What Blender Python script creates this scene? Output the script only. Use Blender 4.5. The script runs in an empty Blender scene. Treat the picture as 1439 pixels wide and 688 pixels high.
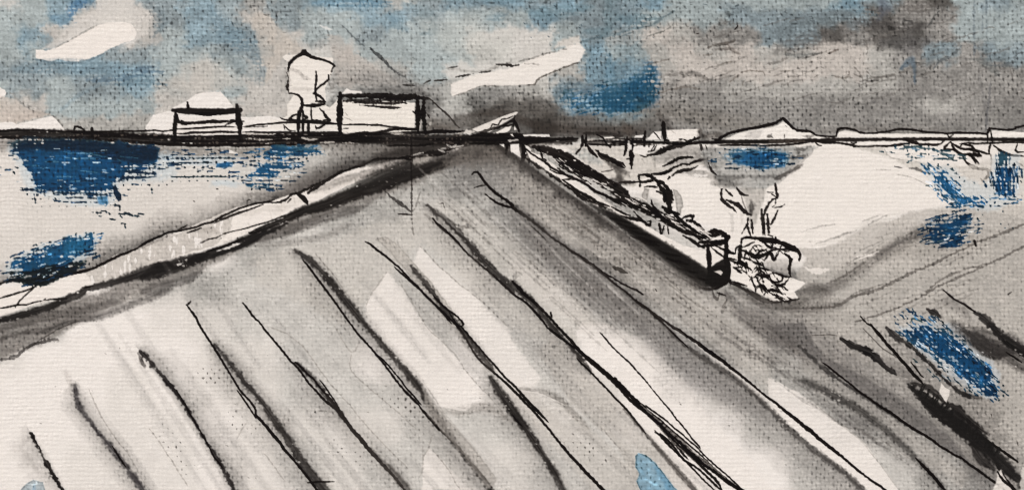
# An ink and watercolour landscape painted on coarse canvas, hanging on a plastered wall in daylight.
import bpy, math
import numpy as np
R = math.radians
S = bpy.context.scene
COL = S.collection

# ------------------------------------------------------------------ camera, sky, sun, exposure
PXM = 0.0005                 # one photograph pixel on the canvas, metres
CW, CH = 1439, 688
CZ = 1.50                    # height of the middle of the picture
DIST = 1.15
cam = bpy.data.objects.new('camera', bpy.data.cameras.new('camera'))
COL.objects.link(cam)
cam.location = (0, -DIST, CZ)
cam.rotation_euler = (R(90), 0, 0)
cam.data.sensor_width = 36
cam.data.lens = 36 * (DIST - 0.0202) / (CW * PXM)     # the painted face stands 2 cm off the wall
cam.data.clip_start = 0.01
cam.data.clip_end = 500
S.camera = cam
S.cycles.pixel_filter_type = 'BLACKMAN_HARRIS'; S.cycles.filter_width = 1.1

SUN_EL, SUN_AZ = 52, -38      # elevation; azimuth to the left of straight behind the viewer
w = bpy.data.worlds.new('World'); S.world = w; w.use_nodes = True
nt = w.node_tree
sky = nt.nodes.new('ShaderNodeTexSky'); sky.sky_type = 'NISHITA'; sky.sun_disc = False
sky.sun_elevation = R(SUN_EL); sky.sun_rotation = R(180 + SUN_AZ * -1)
sky.dust_density = 4.0; sky.air_density = 1.0
bg = nt.nodes['Background']; bg.inputs['Strength'].default_value = 0.05
nt.links.new(sky.outputs[0], bg.inputs[0])
sun = bpy.data.objects.new('sun', bpy.data.lights.new('sun', 'SUN')); COL.objects.link(sun)
sun.data.energy = 3.4; sun.data.angle = R(6); sun.data.color = (0.985, 0.985, 1.0)
sun.rotation_euler = (R(90 - SUN_EL), 0, R(SUN_AZ))
S.view_settings.view_transform = 'Standard'; S.view_settings.look = 'None'
S.view_settings.gamma = 1; S.view_settings.exposure = 0.27; S.view_settings.use_curve_mapping = False

# ------------------------------------------------------------------ the painting's grid
STEP = 1.0
GX0, GX1, GY0, GY1 = -110, 1550, -72, 762
xs = np.arange(GX0, GX1 + .1, STEP, dtype=np.float32)
ys = np.arange(GY0, GY1 + .1, STEP, dtype=np.float32)
NX, NY = len(xs), len(ys)
X, Y = np.meshgrid(xs, ys)
rng = np.random.RandomState(11)
INKW = 1.15

def vnoise(x, y, seed):
    r = np.random.RandomState(seed).rand(256, 256).astype(np.float32)
    xi = np.floor(x).astype(np.int32); yi = np.floor(y).astype(np.int32)
    fx = x - xi; fy = y - yi
    fx = fx * fx * (3 - 2 * fx); fy = fy * fy * (3 - 2 * fy)
    a = r[yi & 255, xi & 255]; b = r[yi & 255, (xi + 1) & 255]
    c = r[(yi + 1) & 255, xi & 255]; d = r[(yi + 1) & 255, (xi + 1) & 255]
    return ((a * (1 - fx) + b * fx) * (1 - fy) + (c * (1 - fx) + d * fx) * fy) * 2 - 1

def fbm(x, y, s, seed, o=3):
    t = 0; a = 1; n = 0
    for k in range(o):
        t = t + a * vnoise(x / s + 7.3 * k, y / s + 3.1 * k, seed + k); n += a; a *= .55; s /= 2.1
    return (t / n).astype(np.float32)

def sstep(a, b, x):
    t = np.clip((x - a) / (b - a), 0, 1); return t * t * (3 - 2 * t)

N2 = fbm(X, Y, 2.6, 21, 1); N5 = fbm(X, Y, 6, 31, 2); N12 = fbm(X, Y, 14, 41, 3)
N40 = fbm(X, Y, 45, 51, 4); N120 = fbm(X, Y, 130, 61, 3)
NH = fbm(X / 9, Y, 1.6, 71, 2)          # threads: long sideways, thin
# plain weave
PW = 6.12
NT = fbm(X, Y, 8.5, 83, 1)
wu = (X + 3.2 * N40 + .8 * N12 + 1.0 * NT + 1.2 * fbm(X * 0, X, 9, 81, 1)) / PW
wv = (Y + 2.6 * fbm(X, Y, 60, 91, 2) + .7 * N12 + .7 * fbm(X, Y, 7.5, 85, 1) + .8 * fbm(Y * 0, Y, 9, 87, 1)) / PW
sw = np.cos(np.pi * wu) * np.cos(np.pi * wv)
rw = np.abs(np.cos(np.pi * wu)); rv = np.abs(np.cos(np.pi * wv))
thick_v = 1 + .35 * vnoise(X / 26, np.round(wv) * 3.7, 95)
pr = .40 + .16 * N12 + .26 * NT      # how strongly each crossing stands out
hw = .62 * rw ** .8 + pr * sw
hv = (.82 * rv ** .8 - pr * sw) * thick_v
WH = np.maximum(hw, hv)                  # height of the cloth, about 0..1.4
WH = WH + .16 * N2 + .16 * NH + .28 * N12 + .20 * N5
sx_ = np.sin(np.pi * wu); sy_ = np.sin(np.pi * wv)
PIT0 = np.where(sx_ * sy_ > 0, np.abs(sx_) ** 2 * np.abs(sy_) ** 1.5, 0).astype(np.float32)
pit = np.where(sx_ * sy_ > 0, np.abs(sx_) ** 7 * np.abs(sy_) ** 1.4, 0).astype(np.float32) * (1.1 + .7 * N5 + .7 * N2)
pit = np.clip(pit * (1.15 + 1.1 * NT) * np.clip(.80 + 1.0 * N40 + .7 * N12, .15, 1.5), 0, 1.3)
WN = (WH - WH.mean()) / WH.std()
HGT = WH * 0.20 * (1 + .5 * N40 + .5 * N12)                          # relief in pixels
del hw, hv, rw, rv, thick_v

# ------------------------------------------------------------------ paint box
def C(r, g, b): return np.array((r, g, b), np.float32) / 255
PAL = dict(W=C(230, 222, 213), w=C(206, 200, 191), l=C(212, 205, 195), m=C(197, 192, 183), e=C(190, 181, 171),
           G=C(173, 169, 161), g=C(142, 138, 132), d=C(99, 95, 90), k=C(60, 56, 52), t=C(157, 167, 166),
           s=C(128, 141, 145), b=C(122, 148, 160), c=C(84, 124, 150), D=C(35, 92, 142))
INK = C(20, 14, 11); NAVY = C(18, 42, 68); BLUE = C(22, 72, 114); MIDB = C(48, 108, 152); PALEB = C(183, 200, 207)
SOOT = C(48, 43, 40); GR = C(120, 113, 106); WHT = PAL['W']

def grid_colour(rows, x0, dx, y0, dy, x, y):
    A = np.array([[PAL[c] for c in r.replace(' ', '')] for r in rows], np.float32)
    u = np.clip((x - x0) / dx, 0, A.shape[1] - 1.001); v = np.clip((y - y0) / dy, 0, A.shape[0] - 1.001)
    i = u.astype(int); j = v.astype(int); fu = (u - i)[..., None]; fv = (v - j)[..., None]
    fu = sstep(.24, .76, fu); fv = sstep(.2, .8, fv)
    return (A[j, i] * (1 - fu) + A[j, i + 1] * fu) * (1 - fv) + (A[j + 1, i] * (1 - fu) + A[j + 1, i + 1] * fu) * fv

SKY = ["wtbcwssbsgsbbbGsbbbsbssbttttttbsgdtst",
       "ttbewesbsesttbbstttbssstttsssssdggttt",
       "tbeWWetbbsettsttt wwwtsGeGggssdgddgttt",
       "ttbbssttssewettttGwwtbtGeGeGGeeGgsgss",
       "sssbbbtGteewGGGtwwwwGbbGeeeeeeeGggggg",
       "tstssbGeteewggggGggGsbcgggGGGGGGggggg",
       "eetttteeeeewddddGdddsbsggggggggggGggg",
       "wGGGGGWWGGwwWWWggddkddddggggggggggggg",
       "wGGGGGWWGGwwWWWggddkddddddggggggggggg"]
LOW = ["WWWWmmmmmGGddGmmGGGWWWWmG",
       "WWllllmmGGGggGmWWWWWWWlmm",
       "WlllllmmGGmGgggGWWWWWWlmG",
       "lllGlWGmmmmmGGggmWWWWlGGG",
       "WlWlGGmmmmmlmmGggGdGGGGGG",
       "GGWWllmmmmmlmmGGGGGgGGGGG",
       "lWWWWllmmWmWmmWlGgGGgGGgG",
       "WWWlWllmmmlWlmlWWlGGGgGdG",
       "WWWllWllllmmmlmWWWmmgGGdG",
       "WWlllWlmlmmllmmmWWWmlmGgG",
       "WWlllWlmlmmllmmmWWWmlmGgG"]
wx = X + 15 * N40 + 14 * N12 + 5 * N5 + 3 * N2; wy = Y + 11 * fbm(X, Y, 38, 151, 3) + 8 * fbm(X, Y, 13, 155, 2) + 4 * N5
IMG = grid_colour(SKY, 0, 40, 0, 25, wx, wy)
LO = grid_colour(LOW, 0, 60, 200, 50, X + 16 * N40 + 5 * N12, Y + 10 * fbm(X, Y, 50, 171, 3))
below = sstep(190, 198, Y)[..., None]
IMG = IMG * (1 - below) + LO * below
# cloudy variation of the washes
mott = (0.055 * N12 + 0.05 * fbm(X / 2.2, Y, 12, 181, 3) + 0.035 * N5)
PAPER = PAL['W'].mean()
q0 = np.clip((PAPER - IMG.mean(2)) / .35, 0.06, 1)
IMG *= (1 + mott * q0 * 1.25)[..., None]
# overlapping glazes, each with its own dried edge
for k_, (sc_, th_, am_) in enumerate(((70, .05, .045), (34, .12, .04), (95, -.1, -.035), (22, .2, .045), (48, .1, -.04))):
    n_ = fbm(X + 8 * N12, (Y + 5 * N5) * 1.25, sc_, 300 + 7 * k_, 4)
    g_ = sstep(th_, th_ + .035, n_); e2 = np.exp(-((n_ - th_ - .02) / .02) ** 2)
    IMG *= (1 - q0 * (am_ * g_ + abs(am_) * .8 * e2))[..., None]
del LO, wx, wy
OWN = np.zeros((NY, NX), np.int16)
PARTS = ['canvas']
def pid(n):
    if n not in PARTS: PARTS.append(n)
    return PARTS.index(n)
OWN[:] = pid('sky_wash'); OWN[Y > 196] = pid('field_wash')

TL = {}
for i_, x_ in enumerate((0, 360, 720, 1079)):
    for j_, y_ in enumerate((0, 230, 458)): TL['A%d%d' % (i_, j_)] = (x_, y_, 2.9917)
for i_, x_ in enumerate((0, 240, 480, 720, 960, 1200)): TL['B%d' % i_] = (x_, 0, 5.733)
TL.update(V0=(0, 110, 5.733), V1=(240, 110, 5.733), V2=(480, 110, 5.733), C=(660, 140, 7.644), D=(800, 150, 8.6), E=(860, 170, 8.6),
          F=(1000, 150, 6.88), G=(1200, 150, 5.732), H=(380, 60, 4.583), I=(720, 190, 6.88), J=(860, 220, 6.257),
          K=(960, 300, 4.917), L=(980, 200, 4.917), M=(0, 190, 5.29), N=(240, 190, 5.29), O=(0, 310, 4.587), Q=(200, 270, 4.587), P=(0, 0, 1))
def pts(s):
    """'A11 10,20 30,40 / B0 5,5' -> photograph pixel coordinates"""
    out = []
    for chunk in s.split('/'):
        f = chunk.split(); x0, y0, k = TL[f[0]]
        for p in f[1:]:
            a, b = p.split(','); out.append((x0 + float(a) / k, y0 + float(b) / k))
    return np.array(out, np.float32)

def curve(P, seg=12.0, smooth=True):
    """subdivide a polyline, Catmull-Rom; returns points and parameter 0..1"""
    n = len(P); out = []; par = []
    for i in range(n - 1):
        p0, p1, p2, p3 = P[max(i - 1, 0)], P[i], P[i + 1], P[min(i + 2, n - 1)]
        L = np.hypot(*(p2 - p1)); k = max(1, int(math.ceil(L / seg)))
        for j in range(k):
            t = j / k
            if smooth:
                q = .5 * ((2 * p1) + (-p0 + p2) * t + (2 * p0 - 5 * p1 + 4 * p2 - p3) * t * t + (-p0 + 3 * p1 - 3 * p2 + p3) * t ** 3)
            else: q = p1 + (p2 - p1) * t
            out.append(q); par.append((i + t) / (n - 1))
    out.append(P[-1]); par.append(1.0)
    return np.array(out, np.float32), np.array(par, np.float32)

def box(x0, y0, x1, y1):
    i0 = max(0, int((x0 - GX0) / STEP)); i1 = min(NX, int((x1 - GX0) / STEP) + 2)
    j0 = max(0, int((y0 - GY0) / STEP)); j1 = min(NY, int((y1 - GY0) / STEP) + 2)
    return slice(j0, max(j0, j1)), slice(i0, max(i0, i1))

def field(P, par, pad):
    """distance, parameter, arclength and side for every cell near the polyline"""
    big = box(P[:, 0].min() - pad, P[:, 1].min() - pad, P[:, 0].max() + pad, P[:, 1].max() + pad)
    shp = X[big].shape
    if 0 in shp: return None
    D = np.full(shp, 1e6, np.float32); T = np.zeros(shp, np.float32); A = np.zeros(shp, np.float32); SD = np.zeros(shp, np.float32)
    jo, io = big[0].start, big[1].start; arc = 0
    for k in range(len(P) - 1):
        a, b = P[k], P[k + 1]; d = b - a; L2 = float(d @ d) + 1e-9; L = math.sqrt(L2)
        s = box(min(a[0], b[0]) - pad, min(a[1], b[1]) - pad, max(a[0], b[0]) + pad, max(a[1], b[1]) + pad)
        x = X[s] - a[0]; y = Y[s] - a[1]
        if x.size == 0: arc += L; continue
        t = np.clip((x * d[0] + y * d[1]) / L2, 0, 1)
        ex = x - t * d[0]; ey = y - t * d[1]; dd = np.hypot(ex, ey)
        v = (slice(s[0].start - jo, s[0].stop - jo), slice(s[1].start - io, s[1].stop - io))
        m = dd < D[v]
        D[v] = np.where(m, dd, D[v]); T[v] = np.where(m, par[k] + (par[k + 1] - par[k]) * t, T[v])
        A[v] = np.where(m, arc + t * L, A[v]); SD[v] = np.where(m, np.sign(d[0] * y - d[1] * x), SD[v])
        arc += L
    return big, D, T, A, SD, arc

def lay(big, a, col, part, own=.4):
    a = np.clip(a, 0, 1); c = IMG[big]
    c += (col - c) * a[..., None]
    if part: OWN[big][a > own] = pid(part)

def widths(w, T):
    w = np.atleast_1d(np.array(w, np.float32))
    return np.interp(T, np.linspace(0, 1, len(w)), w).astype(np.float32) if len(w) > 1 else np.full(T.shape, w[0], np.float32)

def ink(part, s, w=1.6, a=.95, col=INK, rough=.55, dry=0.0, taper=True, smooth=True, wob=.5):
    """a pen or thin brush line; its edge beads over the threads"""
    P, par = curve(pts(s), 7.0, smooth)
    if wob: P = P + np.stack([np.interp(np.arange(len(P)), np.arange(0, len(P) + 3, 2), rng.randn(len(np.arange(0, len(P) + 3, 2))) * wob) for _ in (0, 1)], 1).astype(np.float32)
    w = np.atleast_1d(np.array(w, np.float32)) * INKW + .25; mw = float(np.max(w)); f = field(P, par, mw + 4)
    if f is None: return
    big, D, T, A, SD, arc = f
    r = widths(w, T) / 2
    if taper:
        e = np.minimum(A, arc - A); r = r * (.45 + .55 * np.clip(e / (mw * 2.2 + 3), 0, 1))
    r = r * (1 + rough * (.45 * N5[big] + .35 * N2[big])) - .22 * WN[big] * rough * min(1.6, 1 + mw / 8) * 1.0
    al = sstep(.62, -.62, D - r - .1)
    if dry: al = al * (1 - dry * sstep(.1, 1.3, WN[big] + .8 * N5[big]))
    lay(big, al * a, col, part)

def brush(part, s, w, a=.8, col=SOOT, soft=2.0, dry=0.0, streak=.35, rough=1.0, smooth=True, own=.4, taper=.5):
    """a broad brush stroke with bristle streaks; dry > 0 catches only the threads"""
    P, par = curve(pts(s), 12.0, smooth)
    mw = float(np.max(w)); f = field(P, par, mw / 2 + soft * 2 + 6)
    if f is None: return
    big, D, T, A, SD, arc = f
    r = widths(w, T) / 2
    e = np.minimum(A, arc - A); r = r * (taper + (1 - taper) * np.clip(e / (mw * .8 + 2), 0, 1))
    r = r + rough * (1.4 * N5[big] + .9 * N12[big] + .7 * N2[big])
    al = sstep(soft, -soft, D - r)
    st = vnoise(A / 55, SD * D / 1.7 + 40, 201) * .6 + vnoise(A / 22, SD * D / 3.6 + 90, 203) * .6
    al = al * (1 - streak * np.clip(.35 + st, 0, 1))
    if dry:
        thr = 1.5 - 2.6 * (1 - dry)
        al = al * sstep(thr - .7, thr + .35, -WN[big] * .6 + .7 * N5[big] + .5 * N2[big] + st * .8 + .9 * N12[big] + .8 * (1 - D / (r + 2)))
    lay(big, al * a, col, part, own)

def fade(part, s, wl, wr, a=.5, col=GR, own=.6, pw=1.2):
    """ink bleeding away from a line, by different widths on its two sides"""
    P, par = curve(pts(s), 14.0)
    mw = max(wl, wr); f = field(P, par, mw * 2.2 + 4)
    if f is None: return
    big, D, T, A, SD, arc = f
    ww = np.where(SD < 0, wl, wr) * (1 + .35 * N40[big] + .25 * N12[big])
    e = np.minimum(A, arc - A); ww = ww * (.35 + .65 * np.clip(e / (mw * 1.5 + 4), 0, 1))
    al = np.exp(-(np.maximum(D - .5, 0) / np.maximum(ww, .6)) ** pw)
    al = al * (1 + .22 * N12[big] + .16 * N5[big] + .12 * pit[big]) * sstep(2.2, 1.6, D / np.maximum(ww, .6))
    lay(big, al * a, col, part, own)

def wash(part, s, col, a=1.0, soft=1.0, rough=1.6, rim=.0, dry=0.0, own=.4, mot=.0, smooth=False, diag=None):
    """a pool of paint inside an outline; rim = the darker dried edge"""
    Q = pts(s)
    if smooth:
        Q2 = np.vstack([Q, Q[:1]]); Q, _ = curve(Q2, 10.0)
    pad = soft * 2 + rough * 3 + 4
    big = box(Q[:, 0].min() - pad, Q[:, 1].min() - pad, Q[:, 0].max() + pad, Q[:, 1].max() + pad)
    x, y = X[big], Y[big]
    if x.size == 0: return
    D = np.full(x.shape, 1e6, np.float32); ins = np.zeros(x.shape, bool)
    for k in range(len(Q)):
        ax, ay = Q[k]; bx, by = Q[(k + 1) % len(Q)]
        dx, dy = bx - ax, by - ay; L2 = dx * dx + dy * dy + 1e-9
        t = np.clip(((x - ax) * dx + (y - ay) * dy) / L2, 0, 1)
        D = np.minimum(D, np.hypot(x - ax - t * dx, y - ay - t * dy))
        if ay != by:
            c = ((ay > y) != (by > y)) & (x < (bx - ax) * (y - ay) / (by - ay) + ax); ins ^= c
    sd = np.where(ins, -D, D) + rough * (N12[big] * 1.3 + N5[big] * .8 + .5 * N2[big])
    al = sstep(soft, -soft, sd)
    base = al
    if mot: al = al * (1 + mot * (N40[big] * .8 + N12[big] * .7 + .5 * N5[big]))
    if dry:
        st = N12[big] if diag is None else 1.4 * vnoise((x * diag[0] + y * diag[1]) / 26, (-x * diag[1] + y * diag[0]) / 2.6, 211)
        thr = 1.6 - 2.8 * (1 - dry)
        al = al * sstep(thr - .5, thr + .25, -WN[big] * .5 + st + .10 * np.minimum(-sd, 9) + .9 * N5[big] + .7 * N2[big])
    lay(big, al * a, col, part, own)
    if rim:
        rr = np.exp(-((sd + 1.0) / 1.1) ** 2) * base
        lay(big, rr * rim * (1 + .5 * N12[big]), col * .5, None)

def dots(part, s, n, r, col, a=.9, sp=5.0):
    """paint left in the pits of the cloth along a line"""
    P, par = curve(pts(s), 12.0); f = field(P, par, sp + 3)
    if f is None: return
    big, D, T, A, SD, arc = f
    al = sstep(sp, sp * .4, D) * sstep(1.05 - r, 1.25 - r, PIT0[big] + .35 * N5[big] + .3 * N12[big] + .15 * N2[big])
    lay(big, al * a, col, part)

def spray(part, cx, cy, rx, ry, ang, n, col, a=.9, L=9, w=2.2):
    """broken dry-brush dashes scattered over and round a patch"""
    ca, sa = math.cos(R(ang)), math.sin(R(ang))
    for _ in range(n):
        t = rng.rand() * 6.283; r = .35 + .85 * rng.rand() ** .6
        u, v = rx * r * math.cos(t), ry * r * math.sin(t); l = L * (.3 + rng.rand())
        x = cx + u * ca - v * sa; y = cy + u * sa + v * ca
        ink(part, 'P %f,%f %f,%f' % (x - l / 2 * ca, y - l / 2 * sa, x + l / 2 * ca, y + l / 2 * sa), w * (.5 + .8 * rng.rand()), a, col * (1 + .25 * rng.randn()), 1.7)

# ================================================================== SKY
sk = 'sky_wash'
wash('sky_wash/cloud', 'B0 330,400 450,330 530,220 600,160 700,120 770,80 770,-60 1080,-60 1090,50 1200,90 1250,130 1190,180 1200,290 1100,320 1070,200 870,185 660,270 440,390', PAL['w'], .8, 2.5, 1.6, mot=.15)
wash('sky_wash/cloud', 'B0 770,120 900,130 1000,60 1060,150 1080,260 990,300 800,250', PAL['l'], .7, 8)
wash('sky_wash/cloud', 'B0 285,400 290,470 395,498 470,480 570,500 660,498 740,465 830,430 890,395 990,350 1085,310 1100,260 1070,200 1010,180 870,185 780,205 660,270 540,335 440,390 370,410 330,400', C(232, 222, 211), 1, .9, .7)
ink(sk, 'B0 260,482 400,500 600,508 740,472 840,430', [1.5, 2.2, 2, 1.5], .6, C(70, 92, 105), 1.2)
ink(sk, 'B0 440,392 540,338 660,268 780,207', 1.3, .45, C(120, 112, 102), 1.2)
brush(sk, 'B0 420,130 520,170 620,20', 16, .55, C(70, 118, 152), 4, .5)
brush(sk, 'B0 560,150 600,60 720,-20', [8, 18, 22], .8, C(50, 104, 152), 3, .55)
brush(sk, 'B0 190,200 200,400 240,480', 14, .5, C(105, 138, 155), 7, .3)
brush(sk, 'B0 120,560 480,540 900,560 1180,570', [14, 22, 18, 12], .6, C(90, 122, 140), 6, .35)
brush(sk, 'B0 700,640 1000,640 1180,580 1320,590', [8, 14, 16, 12], .75, C(66, 100, 126), 3, .55)
brush(sk, 'B0 1080,560 1240,540', 5, .6, C(60, 85, 105), 2, .4)
brush(sk, 'V0 950,60 1150,20 1350,60', [14, 20, 14], .6, C(80, 118, 138), 4, .55)
brush(sk, 'V0 480,270 600,160 720,90 860,40', [3, 5, 6, 5], .5, C(110, 135, 148), 2)
ink(sk, 'V0 60,100 180,210 260,260 420,300 470,340 510,410', 2.2, .5, C(120, 115, 108), 1.4)
brush(sk, 'B0 1200,20 1300,180 1230,300', [14, 18, 8], .55, C(82, 100, 110), 5, .4)
wash('sky_wash/cloud', 'V0 -80,60 50,90 55,130 20,175 -80,180', WHT, 1, 1, 1.2)
wash(sk, 'V0 -80,190 30,150 130,170 200,240 400,290 130,368 -80,350', C(196, 180, 166), .75, 2, 2, mot=.2)
wash('sky_wash/cloud', 'V0 -80,365 100,350 130,372 280,335 420,305 450,330 520,415 520,430 -80,430', WHT, 1, .8, .6)
brush(sk, 'B1 330,60 420,220 560,340 700,330', [18, 30, 34, 20], .6, C(96, 128, 146), 6, .4)
brush(sk, 'B1 560,180 640,240 690,310 700,430 740,600', [10, 20, 16, 22, 24], .55, C(104, 126, 138), 5, .35)
brush(sk, 'B1 480,430 600,560 720,640', [10, 26, 30], .5, C(128, 145, 150), 7, .3)
wash(sk, 'B1 640,150 700,110 800,120 880,230 1020,350 1060,420 900,460 760,688 760,560 720,380 690,270', C(193, 178, 163), .8, 3, 3, mot=.25)
wash(sk, 'B1 100,520 300,440 460,560 560,680 200,760 0,700', C(198, 188, 176), .7, 8, 4, mot=.2)
wash(sk, 'B1 1200,205 1250,210 1300,240 1230,238', C(222, 218, 212), .9, 1)
wash(sk, 'B1 1090,350 1240,320 1250,370 1160,400', C(118, 120, 118), .5, 3)
wash(sk, 'B1 1260,280 1376,300 / B2 0,320 120,420 330,560 480,688 0,700 / B1 1340,680 1320,470', C(184, 170, 158), .75, 4, 3, mot=.2)
brush(sk, 'B1 1150,30 1376,10 / B2 200,20 400,30', [10, 18, 20, 14], .75, C(72, 118, 146), 4, .5)
brush(sk, 'B2 380,120 470,210 520,240', [14, 20, 12], .6, C(88, 124, 144), 4, .45)
brush(sk, 'B2 560,40 700,130 740,240 640,280', [14, 22, 18, 8], .55, C(104, 128, 136), 6, .4)
brush(sk, 'B2 1180,150 1260,140 1340,110', [10, 14, 8], .5, C(108, 142, 158), 4, .45)
brush(sk, 'B2 1150,20 1376,15', [10, 16], .5, C(104, 140, 158), 4, .4)
wash(sk, 'B2 640,150 1100,150 1180,300 1376,260 1376,480 1000,520 800,400', C(196, 194, 184), .45, 10, 5, mot=.3)
wash(sk, 'B2 470,-5 540,-5 560,40 520,30', C(205, 202, 192), .8, 1.5)
# the pencil diagonal
fade(sk, 'B2 -200,100 90,290 200,400 320,470 400,550 500,630', 4, 5, .3, C(110, 116, 116))
ink('wire', 'B2 -10,190 90,290 200,390', 1.4, .55, C(92, 102, 104), 1.2)
ink('wire', 'B2 225,390 320,470 400,550 500,625 560,668', [3.4, 4, 1.8, 1.8, 2.2], .75, C(62, 66, 66), 1.3)
ink('wire#2', 'V2 690,150 760,210 850,290 920,370 950,405', 1.7, .9, C(48, 42, 38), .8)
brush(sk, 'V2 0,-70 300,20 520,30 / V2 680,120', [10, 26, 30, 14], .6, C(118, 113, 108), 9)
brush(sk, 'V2 -180,30 0,20 250,20', [3, 4, 2], .45, C(92, 86, 80), 2, .3)
# pale slanting band of cloud
wash('sky_wash/cloud', 'P 635,136 633,118 660,107 720,95 750,82 780,72 815,60 822,70 816,87 790,96 767,105 755,112 752,118 735,120 690,121 674,122 654,130', C(230, 221, 210), .95, 1.6, 1.4)
wash('sky_wash/cloud', 'B3 360,330 540,290 560,340 460,370 340,390', C(216, 205, 192), .8, 3)
ink(sk, 'P 816,87 790,96 767,105 755,112 752,118 740,120', 1.5, .7, C(80, 72, 64), 1.2)
ink(sk, 'P 635,136 654,130 674,122 700,121', 1.3, .5, C(90, 82, 74), 1.2)
ink(sk, 'B3 50,495 180,465 300,420 440,400', 1.6, .5, C(110, 105, 98), 1.5)
ink(sk, 'B3 100,520 240,525', 1.3, .35, C(120, 112, 104), 1.5)
brush(sk, 'B3 550,345 700,300 860,270 960,235 1120,205 1200,150 1300,90', [2.5, 4, 3, 2, 2.4, 3, 2], .65, C(84, 102, 108), 1.2, 0, .2)
ink(sk, 'B3 870,290 960,262', 2.2, .6, C(84, 98, 102), 1)
ink(sk, 'B3 1090,290 1200,260 1270,225 1310,175', 1.8, .6, C(104, 104, 98), 1.3)
for s_, w_ in (('V2 515,60 580,50', 2), ('V2 660,42 720,20', 2.2), ('B2 750,650 850,638', 2), ('B2 925,625 1060,600', 2), ('B2 1110,592 1215,568', 1.8), ('B2 1250,520 1376,525 / B3 60,532', 3), ('B2 860,545 940,535', 1.5), ('B2 500,680 585,688', 3)):
    ink(sk, s_, w_, .9, INK, 1.1)
brush(sk, 'B2 850,550 1100,580 1250,540 1376,490', [2, 3, 3, 2], .4, C(92, 86, 78), 1.5, .3)
# top blue streaks
brush(sk, 'B3 100,90 300,110 640,60', [10, 20, 14], .5, C(112, 142, 152), 5, .45)
brush(sk, 'B3 780,-20 790,140 760,250', [20, 26, 14], .55, C(96, 118, 124), 6, .35)
brush(sk, 'B3 860,150 1000,170 1150,150', [14, 20, 10], .6, C(84, 116, 128), 5, .4)
brush(sk, 'B3 570,250 700,260 830,230', [8, 16, 10], .5, C(104, 134, 144), 4, .4)
for q_ in range(20):
    xx = 735 + rng.rand() * 200; yy = 4 + rng.rand() * 55
    ink(sk, 'P %f,%f %f,%f' % (xx, yy, xx + 1 + rng.rand(), yy + 1.5), 1.8, .7, C(52, 70, 80), 1)
# blue cloud bank
brush('blue_patch', 'A20 405,230 410,300 420,380', [12, 14, 16], .55, C(76, 122, 152), 4, .5)
brush('blue_patch', 'A20 560,270 590,290 590,400 540,440', [8, 16, 22, 20], .75, C(50, 98, 138), 5, .5)
wash('blue_patch', 'A20 200,370 330,395 430,360 500,310 585,260 600,330 600,440 480,492 380,482 240,462 190,420', C(70, 110, 138), .8, 14, 7, mot=.5, dry=.42, diag=(.95, -.3))
wash('blue_patch', 'A20 330,405 440,380 520,330 590,290 600,400 580,450 490,475 400,460', C(44, 90, 126), .75, 14, 8, mot=.6, dry=.4, diag=(.95, -.3))
brush('blue_patch', 'A20 290,410 400,400 500,370 590,320', [6, 12, 14, 10], .6, C(44, 92, 130), 4, .6)
brush('blue_patch', 'A20 380,440 480,450 590,420', [8, 14, 12], .6, C(36, 84, 124), 4, .55)
brush('sky_wash', 'P 885,-40 880,40 890,100', [40, 52, 30], .4, C(112, 136, 146), 12, .2)
spray('blue_patch', 865, 135, 55, 20, -15, 60, C(48, 96, 134), .6, 9, 2.4)
wash('blue_patch', 'A20 330,420 450,400 540,350 592,285 602,345 598,430 520,470 400,478 330,450', C(44, 90, 124), .55, 3, 4, mot=.5, dry=.32)
brush('sky_wash', 'A20 400,250 430,330 480,330', [14, 24, 14], .5, C(120, 148, 158), 8, .3)
brush(sk, 'A20 190,420 200,380 280,350', [10, 14, 10], .5, C(70, 90, 100), 4, .4)
brush(sk, 'A20 360,500 480,495 590,480', [10, 18, 10], .5, C(138, 150, 150), 6)
# dark air above the horizon
brush(sk, 'P 600,178 660,172 720,150 800,172', [12, 18, 24, 20], .5, C(84, 77, 70), 8)
brush(sk, 'P 640,166 700,158 760,178 830,184 905,184', [4, 10, 14, 12, 10], .7, C(62, 54, 48), 5)
brush(sk, 'P 690,152 715,150', [5, 3], .7, C(50, 45, 42), 2, .3)
brush(sk, 'P 900,150 960,160 1020,172 1100,182', [18, 26, 26, 12], .45, C(110, 102, 92), 9)
brush(sk, 'P 640,182 600,178 612,170', [8, 12, 8], .5, C(92, 84, 76), 4)
brush(sk, 'P 1150,184 1240,182 1330,186', [8, 12, 10], .45, C(112, 105, 98), 6)
brush(sk, 'P 925,160 935,172 945,184', [8, 12, 14], .75, C(56, 50, 46), 4)
brush(sk, 'P 885,178 888,184', [12, 10], .6, C(70, 62, 56), 3)
wash(sk, 'P 930,95 1040,108 1200,120 1330,90 1460,100 1560,186 900,187', C(140, 135, 129), .17, 20, 8, mot=.5)
for k_ in range(60):
    x_ = 940 + rng.rand() * 490; y_ = 30 + rng.rand() * 120; L_ = 10 + rng.rand() * 40
    ink(sk, 'P %f,%f %f,%f %f,%f' % (x_, y_, x_ + L_ * .5, y_ - L_ * .12 + rng.randn() * 2, x_ + L_, y_ - L_ * .3), 1.2 + rng.rand(), .22 + .2 * rng.rand(), C(96, 90, 84), 1.8)
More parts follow.
